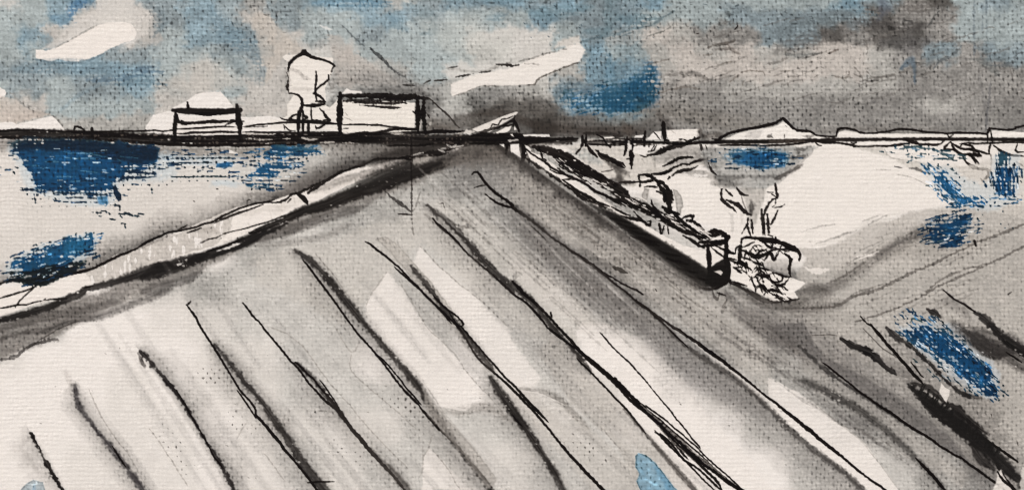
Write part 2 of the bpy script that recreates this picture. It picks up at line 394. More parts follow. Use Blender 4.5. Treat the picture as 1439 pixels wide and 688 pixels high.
# smudges
brush(sk, 'B4 200,385 260,365 360,350 420,325', [3, 4, 5, 3], .75, C(60, 52, 46), 1.5, .3)
brush(sk, 'B4 260,400 380,395 460,440', [5, 6, 3], .6, C(80, 72, 66), 2, .3)
ink(sk, 'B4 420,240 438,212', 3.4, .95, INK, .6)
ink(sk, 'B4 105,275 122,270', 2.5, .7, INK)
ink(sk, 'B4 425,45 450,38', 3, .7, C(50, 60, 64)); ink(sk, 'B4 160,38 190,42', 2.2, .6, C(60, 70, 74))
brush(sk, 'B4 0,620 80,590 180,640', [6, 9, 5], .55, C(104, 98, 92), 2.5, .35)
brush(sk, 'P 930,108 975,103 1000,116', [4, 6, 3], .5, C(104, 98, 92), 2, .4)
for s_ in ('B4 160,450 240,435', 'B4 290,522 400,495', 'B4 380,660 420,625 500,575 640,575 660,600', 'B4 790,570 860,575', 'B4 1210,610 1280,635 1330,620 1340,570', 'B4 50,415 100,410', 'B4 480,680 490,650', 'P 905,92 940,84', 'P 922,132 960,122 985,126'):
    ink(sk, s_, 1.8, .5, C(108, 98, 88), 1.6)
brush(sk, 'B4 700,245 840,230 980,190 1200,150 1376,120', [4, 8, 14, 20, 22], .5, C(98, 108, 110), 6, .3)
brush(sk, 'B4 740,420 900,360 1100,310 1376,220 / B5 300,200', [14, 24, 22, 22, 20], .42, C(92, 88, 84), 6, .3)
brush(sk, 'B4 820,440 960,450 1090,430', [5, 6, 4], .6, C(84, 86, 84), 2, .4)
ink(sk, 'B4 1160,440 1200,415 1250,405', 2.8, .6, C(84, 72, 64), 1.2)
brush(sk, 'B4 1140,90 1250,30 1376,60 / B5 180,120', [8, 12, 16, 14], .45, C(108, 138, 152), 4, .45)
brush(sk, 'B5 200,-20 250,60 200,160', [16, 20, 12], .55, C(92, 98, 112), 5, .35)
brush(sk, 'B5 330,30 560,60 680,20', [18, 24, 16], .35, C(82, 74, 68), 6, .4)
brush(sk, 'B5 0,170 200,200 430,210 600,200', [5, 14, 20, 12], .45, C(72, 68, 66), 5, .35)
brush(sk, 'B5 220,340 480,360 600,330', [14, 30, 20], .45, C(92, 90, 90), 9)
ink(sk, 'B5 590,215 620,185 650,130 690,90', [2, 3, 2, 2], .6, C(72, 72, 70), 1)
ink(sk, 'B5 640,560 700,490 800,440 870,370', 2.6, .55, C(86, 92, 94), 1.4)
brush(sk, 'B5 950,480 1050,500 1160,600', [4, 12, 12], .5, C(100, 104, 102), 4, .35)
brush(sk, 'B5 380,560 440,500 470,480 490,600 490,680', [6, 9, 9, 4, 3], .65, C(60, 84, 104), 2, .35)
ink(sk, 'B5 1040,520 1150,530 1270,510 1310,440 1370,420', [2, 2.5, 5, 3, 2], .55, C(84, 90, 92), 1.4)
for s_, w_ in (('B5 970,0 968,160 972,440', 3), ('B5 1072,-40 1068,150 1070,275', 3), ('B5 1040,40 1035,260', 2)):
    brush(sk, s_, w_, .45, C(96, 108, 116), 1.2, .3)
for s_ in ('B5 0,540 45,580 70,640', 'B5 50,665 130,630 270,620 450,560', 'B5 60,680 200,640', 'B5 90,560 130,610', 'B5 0,600 60,620', 'B5 1260,560 1280,640', 'B5 100,330 110,420 100,440'):
    ink(sk, s_, 1.9, .5, C(98, 92, 86), 1.5)
ink(sk, 'G 1098,-200 1085,-40 1070,100 1060,190', 2.2, .45, C(90, 90, 92), 1.2)
brush(sk, 'P 1375,105 1384,145 1388,184', [3, 4, 3], .35, C(100, 98, 98), 2)

# ================================================================== whites left of the vanishing point
wash('sky_wash/cloud', 'P 202,186 206,176 215,162 240,155 246,149 261,143 275,133 290,129 310,129 318,137 328,150 335,165 380,163 397,167 398,182 398,193 202,188', WHT, 1, .8, .7)
wash('tree/crown', 'H 80,90 100,75 200,80 400,100 405,150 380,240 355,290 355,400 380,420 430,370 430,560 0,560 0,485 50,500 110,470 105,400 150,340 120,320 110,200 130,130 90,110', C(228, 219, 207), 1, .8, .6)
brush('tree/crown', 'H 135,172 180,185 215,225 255,235', [3, 5, 4, 2], .45, C(140, 132, 124), 1.5)
brush('tree/crown', 'H 120,300 200,300 270,300', [5, 6, 4], .3, C(160, 152, 142), 2)
brush('tree/crown', 'H 120,175 105,250 112,300', [4, 6, 8], .4, C(130, 124, 116), 2)
brush(sk, 'H 80,310 100,240 100,180', [10, 12, 6], .35, C(120, 114, 106), 5)
brush(sk, 'H 430,160 410,240 385,310', [8, 12, 9], .6, C(138, 128, 120), 4)
brush(sk, 'H 400,250 460,260 560,250', [3, 3, 2], .5, C(100, 92, 86), 2, .3)
wash('gate', 'V2 5,122 40,82 70,98 160,105 170,122', WHT, 1, .8, .4)
wash('gate/panel', 'V2 0,180 100,190 500,190 590,200 590,405 560,445 0,445', C(228, 219, 206), 1, .8, .5)

# ================================================================== HORIZON
hz = 'horizon_line'
brush(None, 'P -110,202 60,206 200,212 330,214 460,206 700,212', [26, 24, 16, 14, 8, 18], .6, C(98, 90, 82), 8)
brush(hz, 'P -110,188 0,189 30,188 140,191 240,196.5 340,198 480,195 600,197 700,198 745,200', [11, 12, 13, 14, 15, 15, 15, 16, 18, 16], .95, C(30, 25, 22), 1.8, .04, .15)
ink(hz, 'P -110,184 0,183.5 20,183 80,184 140,185 240,184 262,185', [2, 2.4, 2, 2, 1.4], .95)
ink(hz, 'P 100,186 240,192 340,190.5 410,190 480,190 560,188 610,185 660,186', [3, 3, 2.5, 2.5, 3, 3.5], .95)
ink(hz, 'P 0,193 140,196 240,203 340,204 400,203 480,198.5 600,201 700,203 760,204', [3, 3, 3.5, 3, 2.5, 3, 3, 2.5], .93)
ink(hz, 'P 240,197 300,199 380,198 480,195 600,195.5 740,196', 2.6, .95)
for k_ in range(9):
    x_ = 20 + k_ * 78
    ink(hz, 'P %d,%f %d,%f' % (x_, 190 + rng.rand() * 10, x_ + 90, 191 + rng.rand() * 10), 2.2, .8, INK, 1.4, .3)
# threads of bare canvas glinting through the black
for s_ in ('V1 600,490 700,492 820,490', 'V1 580,450 700,447 830,452', 'V1 760,527 820,525', 'V1 1200,520 1320,518', 'V2 400,452 510,450', 'V2 10,520 120,522', 'V1 900,487 960,488', 'V1 1060,483 1190,488', 'V2 930,450 1010,432 1060,440'):
    ink(hz, s_, 1.6, .85, C(206, 196, 184), 1.8)
dots(hz, 'P 0,190 240,196 480,194 730,197', 0, .8, C(120, 108, 98), .0)
m_ = (Y > 186) & (Y < 203) & (X < 735) & (OWN == pid(hz))
IMG[m_] += (C(112, 99, 88) - IMG[m_]) * (sstep(1.1, 2.0, WN + .7 * N5)[m_] * .5)[:, None]
ink('small_post', 'V0 600,440 600,392 648,396 690,432', 2.4, .95); ink('small_post', 'V0 742,398 742,420 745,490', [6.5, 7.5, 5], .95)

# left fence
f_ = 'fence'
wash('fence/gap', 'V1 50,360 530,352 540,455 50,460', C(229, 220, 210), 1, .7, .5)
brush('fence/rail', 'V1 18,258 70,262 140,264 300,272 430,270 560,256', [5, 8, 9, 10, 9, 7], .97, INK, .9, 0, .05, .5, taper=.8)
ink('fence/rail', 'V1 160,282 300,290 430,278', [3, 5, 3], .96)
ink('fence/rail', 'V1 50,290 62,350 120,362 200,360 330,345 500,345 590,350', [5, 5, 5, 4, 4, 3.6, 3], .96, smooth=False)
wash('fence/gap', 'V1 80,322 110,300 200,318 330,310 490,290 488,322 470,338 330,332 190,348 110,348', C(229, 220, 210), 1, .7, .4)
ink('fence/post', 'V1 38,260 34,400 30,520', [5.5, 5, 5], .97); ink('fence/post', 'V1 135,198 140,240', [4.5, 6], .97)
ink('fence/post', 'V1 528,215 545,300 552,400 556,500', [9, 9, 7, 5.5], .97)
fade(None, 'V1 540,215 560,260', 4, 6, .5, SOOT)
ink('fence/rail', 'V1 50,412 250,402 450,385 530,388', [1.2, 2.2, 1.6, 1.3], .95)
ink('fence/rail', 'V1 50,446 180,440 400,430 540,433', [1.5, 2.6, 2.4, 2.4], .95)
ink('fence/rail', 'V1 425,390 450,372 482,358 540,338', 2, .95)
ink(hz, 'V1 580,385 700,375 860,362 1100,357 1376,370', [1.6, 2, 2, 2], .93); ink(hz, 'V1 590,402 780,386', 1.1, .7)
ink(hz, 'V1 580,436 760,436 900,440 1376,442', [1.8, 2, 3, 3.6], .93)

# tree
t_ = 'tree/'
ink(t_ + 'crown', 'H 112,190 125,135 150,100 190,80 220,64 260,90 320,110 380,125 412,152', [2, 4, 3.5, 4, 6.5, 3.4, 2.8, 3, 5], .95, smooth=False)
ink(t_ + 'crown', 'H 150,100 125,130 110,180', [2, 4, 2], .9)
ink(t_ + 'crown', 'H 105,190 118,230', 1.4, .6); ink(t_ + 'crown', 'H 118,230 106,280 122,330', [2, 4, 3], .85, INK, 1.1)
ink(t_ + 'trunk', 'H 125,328 170,336 200,365 202,410 190,450 184,520', [2.6, 3, 3.4, 3.6, 5, 6], .95)
ink(t_ + 'crown', 'H 412,150 395,170 385,205', [3.4, 2, 1.6], .8, INK, 1.2); ink(t_ + 'crown', 'H 378,208 376,238 330,275 292,305 276,328 320,350 350,382', [3, 3, 2.4, 2.8, 3, 3, 4], .95, smooth=False)
ink(t_ + 'branch', 'H 293,185 296,230 291,300 296,370', [2.6, 2.6, 2.2, 3], .95)
ink(t_ + 'branch', 'H 212,402 280,402 350,392', [3.6, 5, 5], .97); ink(t_ + 'branch', 'H 290,380 350,380', [4, 5], .95)
ink(t_ + 'branch', 'H 262,415 268,495', 2.6, .95); ink(t_ + 'branch', 'H 315,425 345,448 362,482 382,503 340,500', [2, 3, 3.6, 3.4, 2], .95, smooth=False)
ink(t_ + 'branch', 'H 205,428 212,470 236,480 205,503', 2.6, .95, smooth=False); ink(t_ + 'branch', 'H 185,450 150,470 122,492 165,505', [2, 2.6, 3.4, 2], .95, smooth=False)
ink(t_ + 'branch', 'H 60,480 90,500 200,508 300,505 430,525', [1.2, 1.8, 3.6, 3.6, 1.6], .95)
ink(t_ + 'trunk', 'H 178,440 180,510 178,590', [4, 5, 5], .97); ink(t_ + 'trunk', 'H 208,470 212,590', [3, 4], .95)
ink(t_ + 'trunk', 'H 245,510 250,590', [6, 6], .95); ink(t_ + 'branch', 'H 372,508 330,540 300,552 288,535', [3, 3, 3.6, 2.5], .95)
ink(t_ + 'branch', 'H 88,528 92,560', 1.5, .85); ink(t_ + 'branch', 'H 95,535 118,562 160,570', 1.6, .9)

# gate
brush(None, 'V2 180,112 360,100 560,115 700,140', [4, 9, 9, 8], .65, C(66, 60, 56), 4)
brush(None, 'V2 600,80 640,120', 8, .4, C(80, 74, 70), 5)
ink('gate/crossbar', 'V2 -30,142 200,142 400,148 600,152 690,165', [4.5, 5, 7, 7.5, 8], .94, INK, .9, .12)
ink('gate/crossbar', 'V2 10,180 180,178 400,175 560,175', [3, 3.5, 3.5, 2.5], .85, INK, 1.2, .3)
ink('gate/crossbar', 'V2 90,205 250,200 380,205 490,195 520,200', [2, 4, 4, 2], .88, INK, 1.5, .3)
ink('gate/crossbar', 'V2 140,215 260,222 400,238 480,238', [1.2, 2, 3, 2], .9, INK, 1.2)
ink('gate/post', 'H 447,328 446,450 446,592', [8, 7, 7.5], .97, INK, .8)
ink('gate/post', 'V2 612,165 612,300 618,445', [7, 8, 6], .97, INK, .8)
ink('gate/post', 'V2 665,170 662,300 676,445', [6, 6.5, 6], .96, INK, .9)
brush(None, 'V2 660,130 690,170 705,300', [12, 10, 4], .55, C(60, 54, 50), 4)
ink('gate/post', 'V2 575,268 600,290', 3.5, .9); ink('gate/post', 'V2 690,290 705,320', 2.4, .8)
ink('gate/post', 'V2 640,340 628,420', 1.6, .9, C(190, 182, 172))
ink('gate/panel', 'V2 10,375 240,376 400,392 620,412', [1.4, 2, 2, 2.6], .93)
ink('gate/panel', 'V2 20,405 60,402', 1, .7); ink('gate/panel', 'V2 20,318 60,330 90,345', 1.1, .35, C(120, 112, 104)); ink('gate/panel', 'V2 25,280 60,320', 1, .4, C(120, 112, 104))
ink(hz, 'V2 60,450 120,438 260,440 360,425 470,405 620,418', [2, 3, 3, 3.6, 3, 3], .93)
brush(None, 'V2 715,330 800,360 880,395', [4, 12, 8], .55, C(120, 113, 105), 4)
brush(None, 'V2 700,390 860,405', [5, 8], .45, C(80, 72, 66), 4)
wash(None, 'V2 690,360 720,358 725,375 700,400', C(200, 192, 182), .8, 1.2)
ink(hz, 'V2 690,425 830,418 950,430', [2.6, 2, 2.4], .93)

# ================================================================== LEFT: field, band and road edge
wash('field_wash', 'P 0,215 30,205 80,240 240,250 330,255 420,255 300,300 240,322 110,372 60,380 0,392 -110,410 -110,215', C(214, 205, 194), .65, 5, 4, mot=.12)
fade(None, 'O -400,460 -200,440 0,400 180,380 400,350 560,320 700,255 850,188 1000,110 1101,70 / Q 160,265 280,240 400,205 460,185 540,140 640,100 760,65 / N 740,480 900,440 1140,330 1270,270 / A11 200,110 330,40 450,0', 16, 1.2, .78, C(102, 96, 90))
fade(None, 'P 385,288 430,266 480,240 540,222 610,210', 15, 2, .75, C(66, 61, 57))
brush(None, 'N 700,480 860,420 1000,360 1140,300', [8, 16, 20, 18], .55, C(108, 100, 94), 8)
# pale roadside strip
wash('roadside_wall', 'P -110,425 0,404 40,399 110,385 160,360 240,330 330,292 380,283 425,268 446,258 490,240 560,222 650,206 640,212 560,234 490,260 440,285 390,305 345,330 300,346 200,378 120,405 60,425 0,444 -110,472', C(230, 220, 209), 1, 1, .8)
wash('roadside_wall', 'P 118,383 165,358 240,332 300,306 328,294 322,325 300,345 240,362 200,376 150,395 135,400', C(194, 185, 174), .9, 1.6, 2, mot=.25, rim=.1)
wash('roadside_wall', 'P 330,300 350,296 400,283 430,273 425,285 390,300 372,296 350,306', C(206, 196, 184), .5, 2, 2, mot=.3)
for k_ in range(34):
    x_ = 122 + rng.rand() * 200; y_ = 402 - (x_ - 118) * .40 - rng.rand() * 24 + 2
    brush('roadside_wall', 'P %f,%f %f,%f' % (x_, y_, x_ + rng.randn() * 1.2, y_ + 5 + rng.rand() * 9), 2.4 + rng.rand() * 2.6, .95, C(234, 226, 217), .8, 0, .1)
for k_ in range(9):
    x_ = 345 + rng.rand() * 80; y_ = 318 - (x_ - 345) * .46 - rng.rand() * 20
    brush('roadside_wall', 'P %f,%f %f,%f' % (x_, y_, x_ + 2, y_ + 10), 2.2, .4, C(186, 176, 164), 1.2)
brush('roadside_wall', 'P 440,268 490,250 560,232 650,212', [10, 10, 8, 5], .75, C(146, 139, 132), 2.5, 0, .6)
brush('roadside_wall', 'Q 330,250 460,240 490,260', [5, 7, 5], .45, C(150, 140, 130), 2)
brush('roadside_wall', 'N 1020,420 1140,400 1270,350 / A11 330,90 480,40 620,0', [4, 9, 10, 10, 9, 7], .4, C(170, 160, 148), 4, 0, .5)
le = 'roadside_wall/edge_line'
ink(le, 'O -300,430 -100,420 60,385 180,375 330,362 430,345 560,318 700,260 850,192 1000,112 1101,70', [3, 3.4, 4, 4, 5, 3.4, 3, 2.8, 2.4, 2], .95)
ink(le, 'Q 0,335 160,265 280,240 400,205 460,185 540,140 640,100 760,68 850,50', [2.6, 2.2, 2.4, 2, 2.8, 2.2, 2, 1.8, 2.6], .93)
ink(le, 'Q 230,242 290,212', 1.8, .93); ink(le, 'Q 290,262 380,232', 2, .93)
brush(le, 'Q 0,355 120,300 200,270', [3, 3.4, 2], .6, C(90, 82, 76), 1.5)
ink(le, 'Q 460,198 560,158 680,112 780,78', [1.2, 2.8, 2, 1.4], .85)
ink(le, 'N 730,490 800,500 860,475 900,445 1030,395 1140,340 1270,272 / A11 220,120 330,50 400,20 500,-15 / V2 250,665 480,640', [2, 2.6, 2.4, 3, 3.4, 3, 3, 2.5, 2.4, 2, 2, 2], .9, INK, .9)
wash(le, 'N 930,438 960,430 1000,450 1025,490 1020,520 990,500', INK, .95, .7, .4); ink(le, 'N 870,500 895,475', 3, .9)
brush(le, 'N 740,455 800,460', [5, 7], .85, C(40, 36, 34), 2, .4)
ink(le, 'O 0,500 60,485 140,460 190,440 240,410', [2, 2.4, 1.8, 1.8, 2], .93); ink(le, 'O 95,560 130,510 200,445 240,410', 1.6, .93)
ink(le, 'O 5,562 120,545 200,530 280,512 295,498', [2, 2.2, 1.6, 1.6, 1.4], .93); ink(le, 'O 280,512 380,505 430,500', [1.6, 2.6, 3], .9)
ink(le, 'Q 360,330 440,298 540,265', [1.6, 1.3, 1], .7, INK, 1.4); ink(le, 'Q 520,268 640,235 760,205 880,165 960,135 1040,110', [1, 1.2, 1.6, 1.6, 1.8, 1.6], .92)
ink(le, 'Q 690,262 780,218 860,190 940,155', [2, 1.4, 1.4, 2], .92)
# road-edge shadow : grey then black
re = 'road_edge'
wash(re, 'P -110,480 0,448 120,415 300,352 380,318 440,290 560,237 660,206 710,204 650,226 580,262 520,285 460,300 420,322 330,355 280,382 200,415 150,435 90,465 40,490 0,507 -110,548', C(122, 115, 108), .78, 5, 4, mot=.3)
for s_, w_, a_, c_ in (('O -200,700 0,690 200,640 400,600 600,560 800,510', [8, 9, 12, 12, 10, 6], .45, C(70, 64, 60)),
                       ('O -100,800 100,730 300,700 460,640 640,620 800,560 960,500 1101,440', [4, 5, 6, 8, 8, 8, 9, 8], .6, C(58, 53, 50)),
                       ('O 200,720 400,640 560,620 740,560', [3, 5, 4, 3], .45, C(150, 142, 134)), ('O 760,530 880,470 960,450', [3, 5, 2], .6, C(178, 170, 160)),
                       ('A11 -40,310 100,290 240,240 380,200 460,180', [12, 14, 14, 12, 8], .55, C(84, 78, 73)),
                       ('A11 0,345 150,330 300,300 400,250', [5, 8, 8, 6], .3, C(110, 103, 96)),
                       ('Q 0,640 150,600 300,560 380,500', [14, 12, 10, 6], .5, C(60, 55, 52)),
                       ('P 520,262 580,240 640,222 700,208', [14, 18, 18, 14], .6, C(70, 64, 59))):
    brush(re, s_, w_ if len(w_) < 3 or c_[0] > .5 else [v * 1.15 for v in w_], a_ * 1.15, c_, 3, 0, .4)
ink(re, 'A02 -60,145 10,140 60,130 130,80 200,60 245,58', [2, 3, 4, 3, 4, 5], .7, C(50, 45, 42), 1.3)
ink(re, 'A02 110,100 230,20 330,-20', 1.2, .4)
brush(re, 'O -300,720 0,642 150,605 300,560 430,505 520,468 560,440 700,405 850,358 960,320 1101,285', [8, 9, 9, 10, 9, 10, 7, 9, 13, 15, 17], .93, C(30, 26, 24), 2, .05, .18)
brush(re, 'Q 0,545 150,490 300,445 420,400', [18, 20, 18, 12], .93, C(32, 28, 26), 2.4, .03, .2)
brush(re, 'Q 300,445 450,395 600,345 700,300 800,250 930,200', [12, 14, 14, 14, 10, 8], .95, C(30, 26, 24), 2, .0, .15)
ink(re, 'O 530,432 600,420', 3.5, .9); ink(re, 'Q 690,262 720,262 780,240', [4, 5, 3], .95)
ink(re, 'Q 410,385 520,345 620,310 660,295', [2, 2, 2, 1.5], .92); wash('roadside_wall', 'Q 480,378 560,350 660,312 640,330 560,362', WHT, .9, .8)
wash('roadside_wall', 'Q 200,465 260,455 240,470', WHT, .8, .8); wash('roadside_wall', 'Q 740,262 830,228 950,172 900,205 820,245', WHT, .85, 1)
brush(re, 'A11 0,288 110,240 200,200 300,170 400,130 520,95 640,50 780,0 / V2 900,640', [7, 10, 14, 17, 18, 17, 16, 13, 9], .95, C(32, 27, 24), 2.6, .05, .2)
brush(re, 'A11 400,110 500,60 600,20 700,-20', [12, 17, 18, 14], .8, C(36, 32, 29), 3.5, .05, .3)
brush(None, 'V2 0,560 200,600 400,570 560,560', [12, 16, 16, 14], .35, C(110, 102, 94), 8)
brush(re, 'V2 150,700 250,665 480,615 700,580 880,560', [8, 14, 20, 22, 18], .8, C(50, 44, 40), 5, 0, .3)
brush(re, 'P 640,222 690,210 730,206', [14, 20, 16], .75, C(40, 35, 32), 5, 0, .3)
ink(re, 'V2 250,660 330,650 480,640 560,630 720,628 860,600', [2.5, 2, 2.5, 3, 2, 2], .85, INK, 1.3)
ink(re, 'V2 370,545 560,540 760,530', 2.2, .85, INK, 1.3); ink(re, 'V2 640,600 760,590 900,560 1040,540', [3, 5, 3, 2], .8, INK, 1.2)
wash(None, 'V2 560,650 700,625 760,630 640,688 560,688', C(178, 169, 158), .8, 2.5)
for s_ in ('V2 850,530 890,560 930,540', 'V2 800,570 860,560', 'V2 900,560 980,545', 'V2 560,620 660,600', 'V2 780,575 830,590'):
    ink(re, s_, 2.4, .8, C(196, 188, 178), 1.4)

# vertical pencil mark across the road edge, with its hook
ink('pencil_mark', 'A11 648,-80 652,0 655,120 655,240 663,305', [1, 1.2, 2, 1, 1.8], .62, INK, 1.2)
ink('pencil_mark', 'A11 545,118 600,165 655,205', [1.6, 3.6, 2.4], .75, C(50, 45, 42), 1); ink('pencil_mark', 'A11 655,215 595,210', [3, 1.5], .8)
ink('pencil_mark', 'V2 480,640 560,660', [3, 4.5], .9); ink('pencil_mark', 'V2 565,500 568,688', 1.6, .6)
ink('pencil_mark', 'A11 690,120 670,180 655,205', 1.6, .4, C(90, 84, 78))
ink('pencil_mark', 'V2 560,-200 566,-20 568,100', 1, .25, C(100, 94, 88))

# ================================================================== VANISHING POINT, ROOF
rf = 'roof'
wash(None, 'P 655,200 700,203 742,207 748,222 730,240 690,232 640,232 610,238 650,214', C(110, 102, 94), .8, 7, 4, mot=.3)
wash(rf, 'C 20,318 200,245 340,185 500,130 522,134 482,180 400,232 330,270 250,330 210,350 130,342 80,345', C(222, 213, 202), 1, .7, .3)
wash(rf, 'C -30,325 20,330 60,345 0,365 -60,360', C(214, 205, 194), .9, 1)
wash(rf, 'C 235,372 330,328 400,290 445,280 430,325 400,345 330,362 260,380', C(232, 223, 212), 1, .7, .3)
brush(rf, 'C 120,350 240,315 330,290 440,230 480,190', [5, 4, 2.5, 2.5, 2], .95, INK, .8)
ink(rf, 'C 225,300 245,262 300,275 345,215 400,208 470,180', 1.4, .9, smooth=False); ink(rf, 'C 265,300 340,285 420,250 440,225', 2, .93)
ink(rf, 'C 340,290 410,282 470,262', 2, .93)
ink(rf, 'C 482,170 478,240 470,290', [2, 2, 4], .93); ink(rf, 'C 440,240 480,230 520,345', [3, 4, 6], .93)
wash(rf, 'C 480,292 512,322 478,326', WHT, 1, .6, .2)
ink(hz, 'C 0,385 120,378 220,380 300,385 420,372 560,385 580,410', [4, 5, 4, 4, 4, 7, 6], .95)
ink(hz, 'C 0,425 300,432 600,430 860,430 1160,425', [3.4, 3.4, 3, 4, 4], .95); ink(hz, 'C 0,470 300,475 600,470 860,440', [3, 3.4, 3.4, 3], .9)
brush(hz, 'C 590,455 750,470 880,480 1040,455 1150,440', [8, 12, 9, 8, 8], .85, INK, 1.2, .2)
wash(None, 'C 572,378 700,372 852,374 862,398 700,404 592,404', WHT, 1, .7, .3)
ink(hz, 'C 560,412 860,408', 3, .95)
wash(rf, 'C 422,376 460,368 476,402 440,400', C(230, 221, 210), 1, .6, .2); wash(rf, 'C 415,440 470,430 520,425 530,438 470,445 425,458', C(205, 196, 186), .9, .7)
wash(rf, 'C 435,480 530,474 540,560 560,650 540,660 490,600 440,565', WHT, 1, .7, .4); wash(rf, 'C 320,480 370,478 374,516 348,502', WHT, 1, .6, .3)
ink('small_post', 'C 402,478 398,580', [5, 5], .95); ink('small_post', 'C 560,470 585,560 570,640 530,700', [6, 8, 8, 3], .93)
brush(None, 'C 280,500 380,560 470,640 560,710', [5, 8, 9, 7], .8, C(52, 46, 42), 2.5)
wash(None, 'C 592,488 640,510 662,535 652,556 610,520', WHT, 1, .7, .3)
wash(None, 'C 598,565 618,562 612,588 598,585', WHT, .9, .6); 
ink(None, 'C 420,372 470,420 520,400', [3, 4, 4], .9)

# ================================================================== BEYOND THE RIGHT WALL
wash('meadow', 'P 745,204 1439,198 1550,198 1550,300 1420,290 1330,288 1280,297 1246,310 1216,317 1180,340 1150,349 1120,348 1128,372 1100,340 1025,345 1010,318 975,310 940,290 900,268 860,250 800,228', C(229, 220, 209), .92, 3, 1.5)
wash('meadow', 'P 792,204 880,204 925,215 990,208 1010,236 950,240 905,250 890,262 850,246 812,222', C(198, 190, 178), .8, 2, 1.6, mot=.2)
brush('meadow', 'I 560,170 700,190 850,260', [8, 14, 12], .45, C(140, 150, 150), 5, .3)
wash('meadow', 'E 260,285 720,280 600,330 430,400 380,420 260,390', WHT, .9, 1, .6)
wash('meadow', 'E 420,400 600,335 820,300 960,300 1180,330 1300,380 1376,480 1280,560 1160,500 1000,500 860,520 740,545 560,520', C(162, 156, 148), .75, 2.5, 1.5, mot=.3)
wash('meadow', 'E 700,640 860,590 1100,590 1160,620 1500,690 1376,760 1150,690 820,640', C(150, 144, 136), .7, 2, 1, mot=.3)
wash('meadow', 'E 1000,550 1060,530 1160,560 1170,595 1010,590', WHT, .9, 1, .5)
wash('meadow', 'E 820,640 1150,655 1150,668 820,650', WHT, .9, .8)
brush('meadow', 'E 640,470 780,400 900,360', [4, 7, 4], .35, C(110, 104, 98), 3)
wash('meadow', 'E 560,510 700,515 640,560 540,570', C(216, 207, 196), .8, 1.5)
# horizon right part
brush(hz, 'D 200,432 450,438 660,435 900,440 1376,425', [5, 6, 5, 5.5, 5], .85, C(44, 37, 32), 1.2, .2)
ink(hz, 'D 200,415 660,412 870,415 / E 0,240 400,245 700,268 1376,258', [1.6, 2, 2, 2, 2, 3, 3.4], .95)
ink(hz, 'D 200,452 660,455 / E 0,268 700,262 900,262', [2, 1.6, 1.6, 2], .9)
wash(hz, 'D 210,400 330,398 420,408 330,408', C(190, 180, 168), .7, 1)
wash(None, 'D 395,368 520,362 640,378 662,404 430,406', C(228, 219, 208), 1, .6, .3); wash(None, 'D 780,382 800,346 900,340 908,385 790,392', WHT, 1, .6, .3)
wash('hut', 'D 940,385 1030,300 1112,296 1112,390 960,398', WHT, 1, .6, .3)
wash('hut', 'E 662,112 1058,94 1050,205 960,228 880,240 700,245 662,190', C(231, 222, 211), 1, .6, .3)
ink('hut', 'E 700,100 770,155', 1.4, .3, C(140, 132, 124)); ink('hut', 'D 1020,310 1060,345 1100,400', 1.5, .8)
ink(hz, 'D 420,395 540,385 640,395 / E 250,218 400,222', [1.4, 1.6, 1.6, 2, 2], .9)
brush(hz, 'D 180,325 330,320 450,332 640,355', [3, 3, 4, 5], .85, C(40, 34, 30), 1.5, .2)
brush(None, 'D 650,180 700,260 740,360', [8, 14, 14], .7, C(84, 74, 66), 4)
ink(hz, 'D 330,340 400,370 440,430 490,492', [3, 2.4, 2, 5], .92)
for s_, w_ in (('D 695,370 690,480 665,590', [3, 4, 4]), ('D 755,385 760,420', 5), ('D 740,440 765,470 745,540 770,600 735,690', [5, 6, 5, 5, 3]), ('D 912,300 905,380 915,470', [5, 6, 5]), ('D 1135,200 1150,320 1155,400', [10, 8, 8]),
               ('D 160,350 165,440 150,480', [5, 7, 7]), ('D 200,350 200,470', 4), ('D 1155,405 1180,400 1200,412', 3.5), ('E 215,380 235,470 240,580', [4, 6, 3]), ('E 190,460 245,450', 3), ('D 960,440 965,485', 2.4), ('E 1075,285 1095,345', 3), ('E 1135,290 1145,330', 2)):
    ink('small_post', s_, w_, .95)
wash('small_post', 'D 735,465 752,462 752,515 738,512', WHT, .9, .6); wash('small_post', 'D 715,420 733,420 730,480 712,490', WHT, .7, .6)
ink('small_post', 'D 140,480 85,568', [3, 6], .95); ink('small_post', 'D 215,470 260,540 340,600', [5, 5, 5], .95)
ink('dark_branch', 'D 350,535 370,590 450,620 600,690', [3, 6, 7, 6], .92, INK, .9); ink('dark_branch', 'I 810,150 900,210 1000,260 1060,280 1090,305', [3, 5, 6, 5, 3], .92)
brush('dark_branch', 'I 850,205 960,270 1060,300', [5, 9, 10], .7, C(64, 58, 52), 2, .2)
brush('dark_branch', 'I 960,300 1040,360 1040,450 1101,460', [8, 12, 9, 8], .75, C(70, 64, 58), 3, .1)
ink('dark_branch', 'I 860,350 930,348 980,325', 1.5, .6); ink('dark_branch', 'I 970,450 990,490 1040,485', [2.5, 2.5, 3], .9)
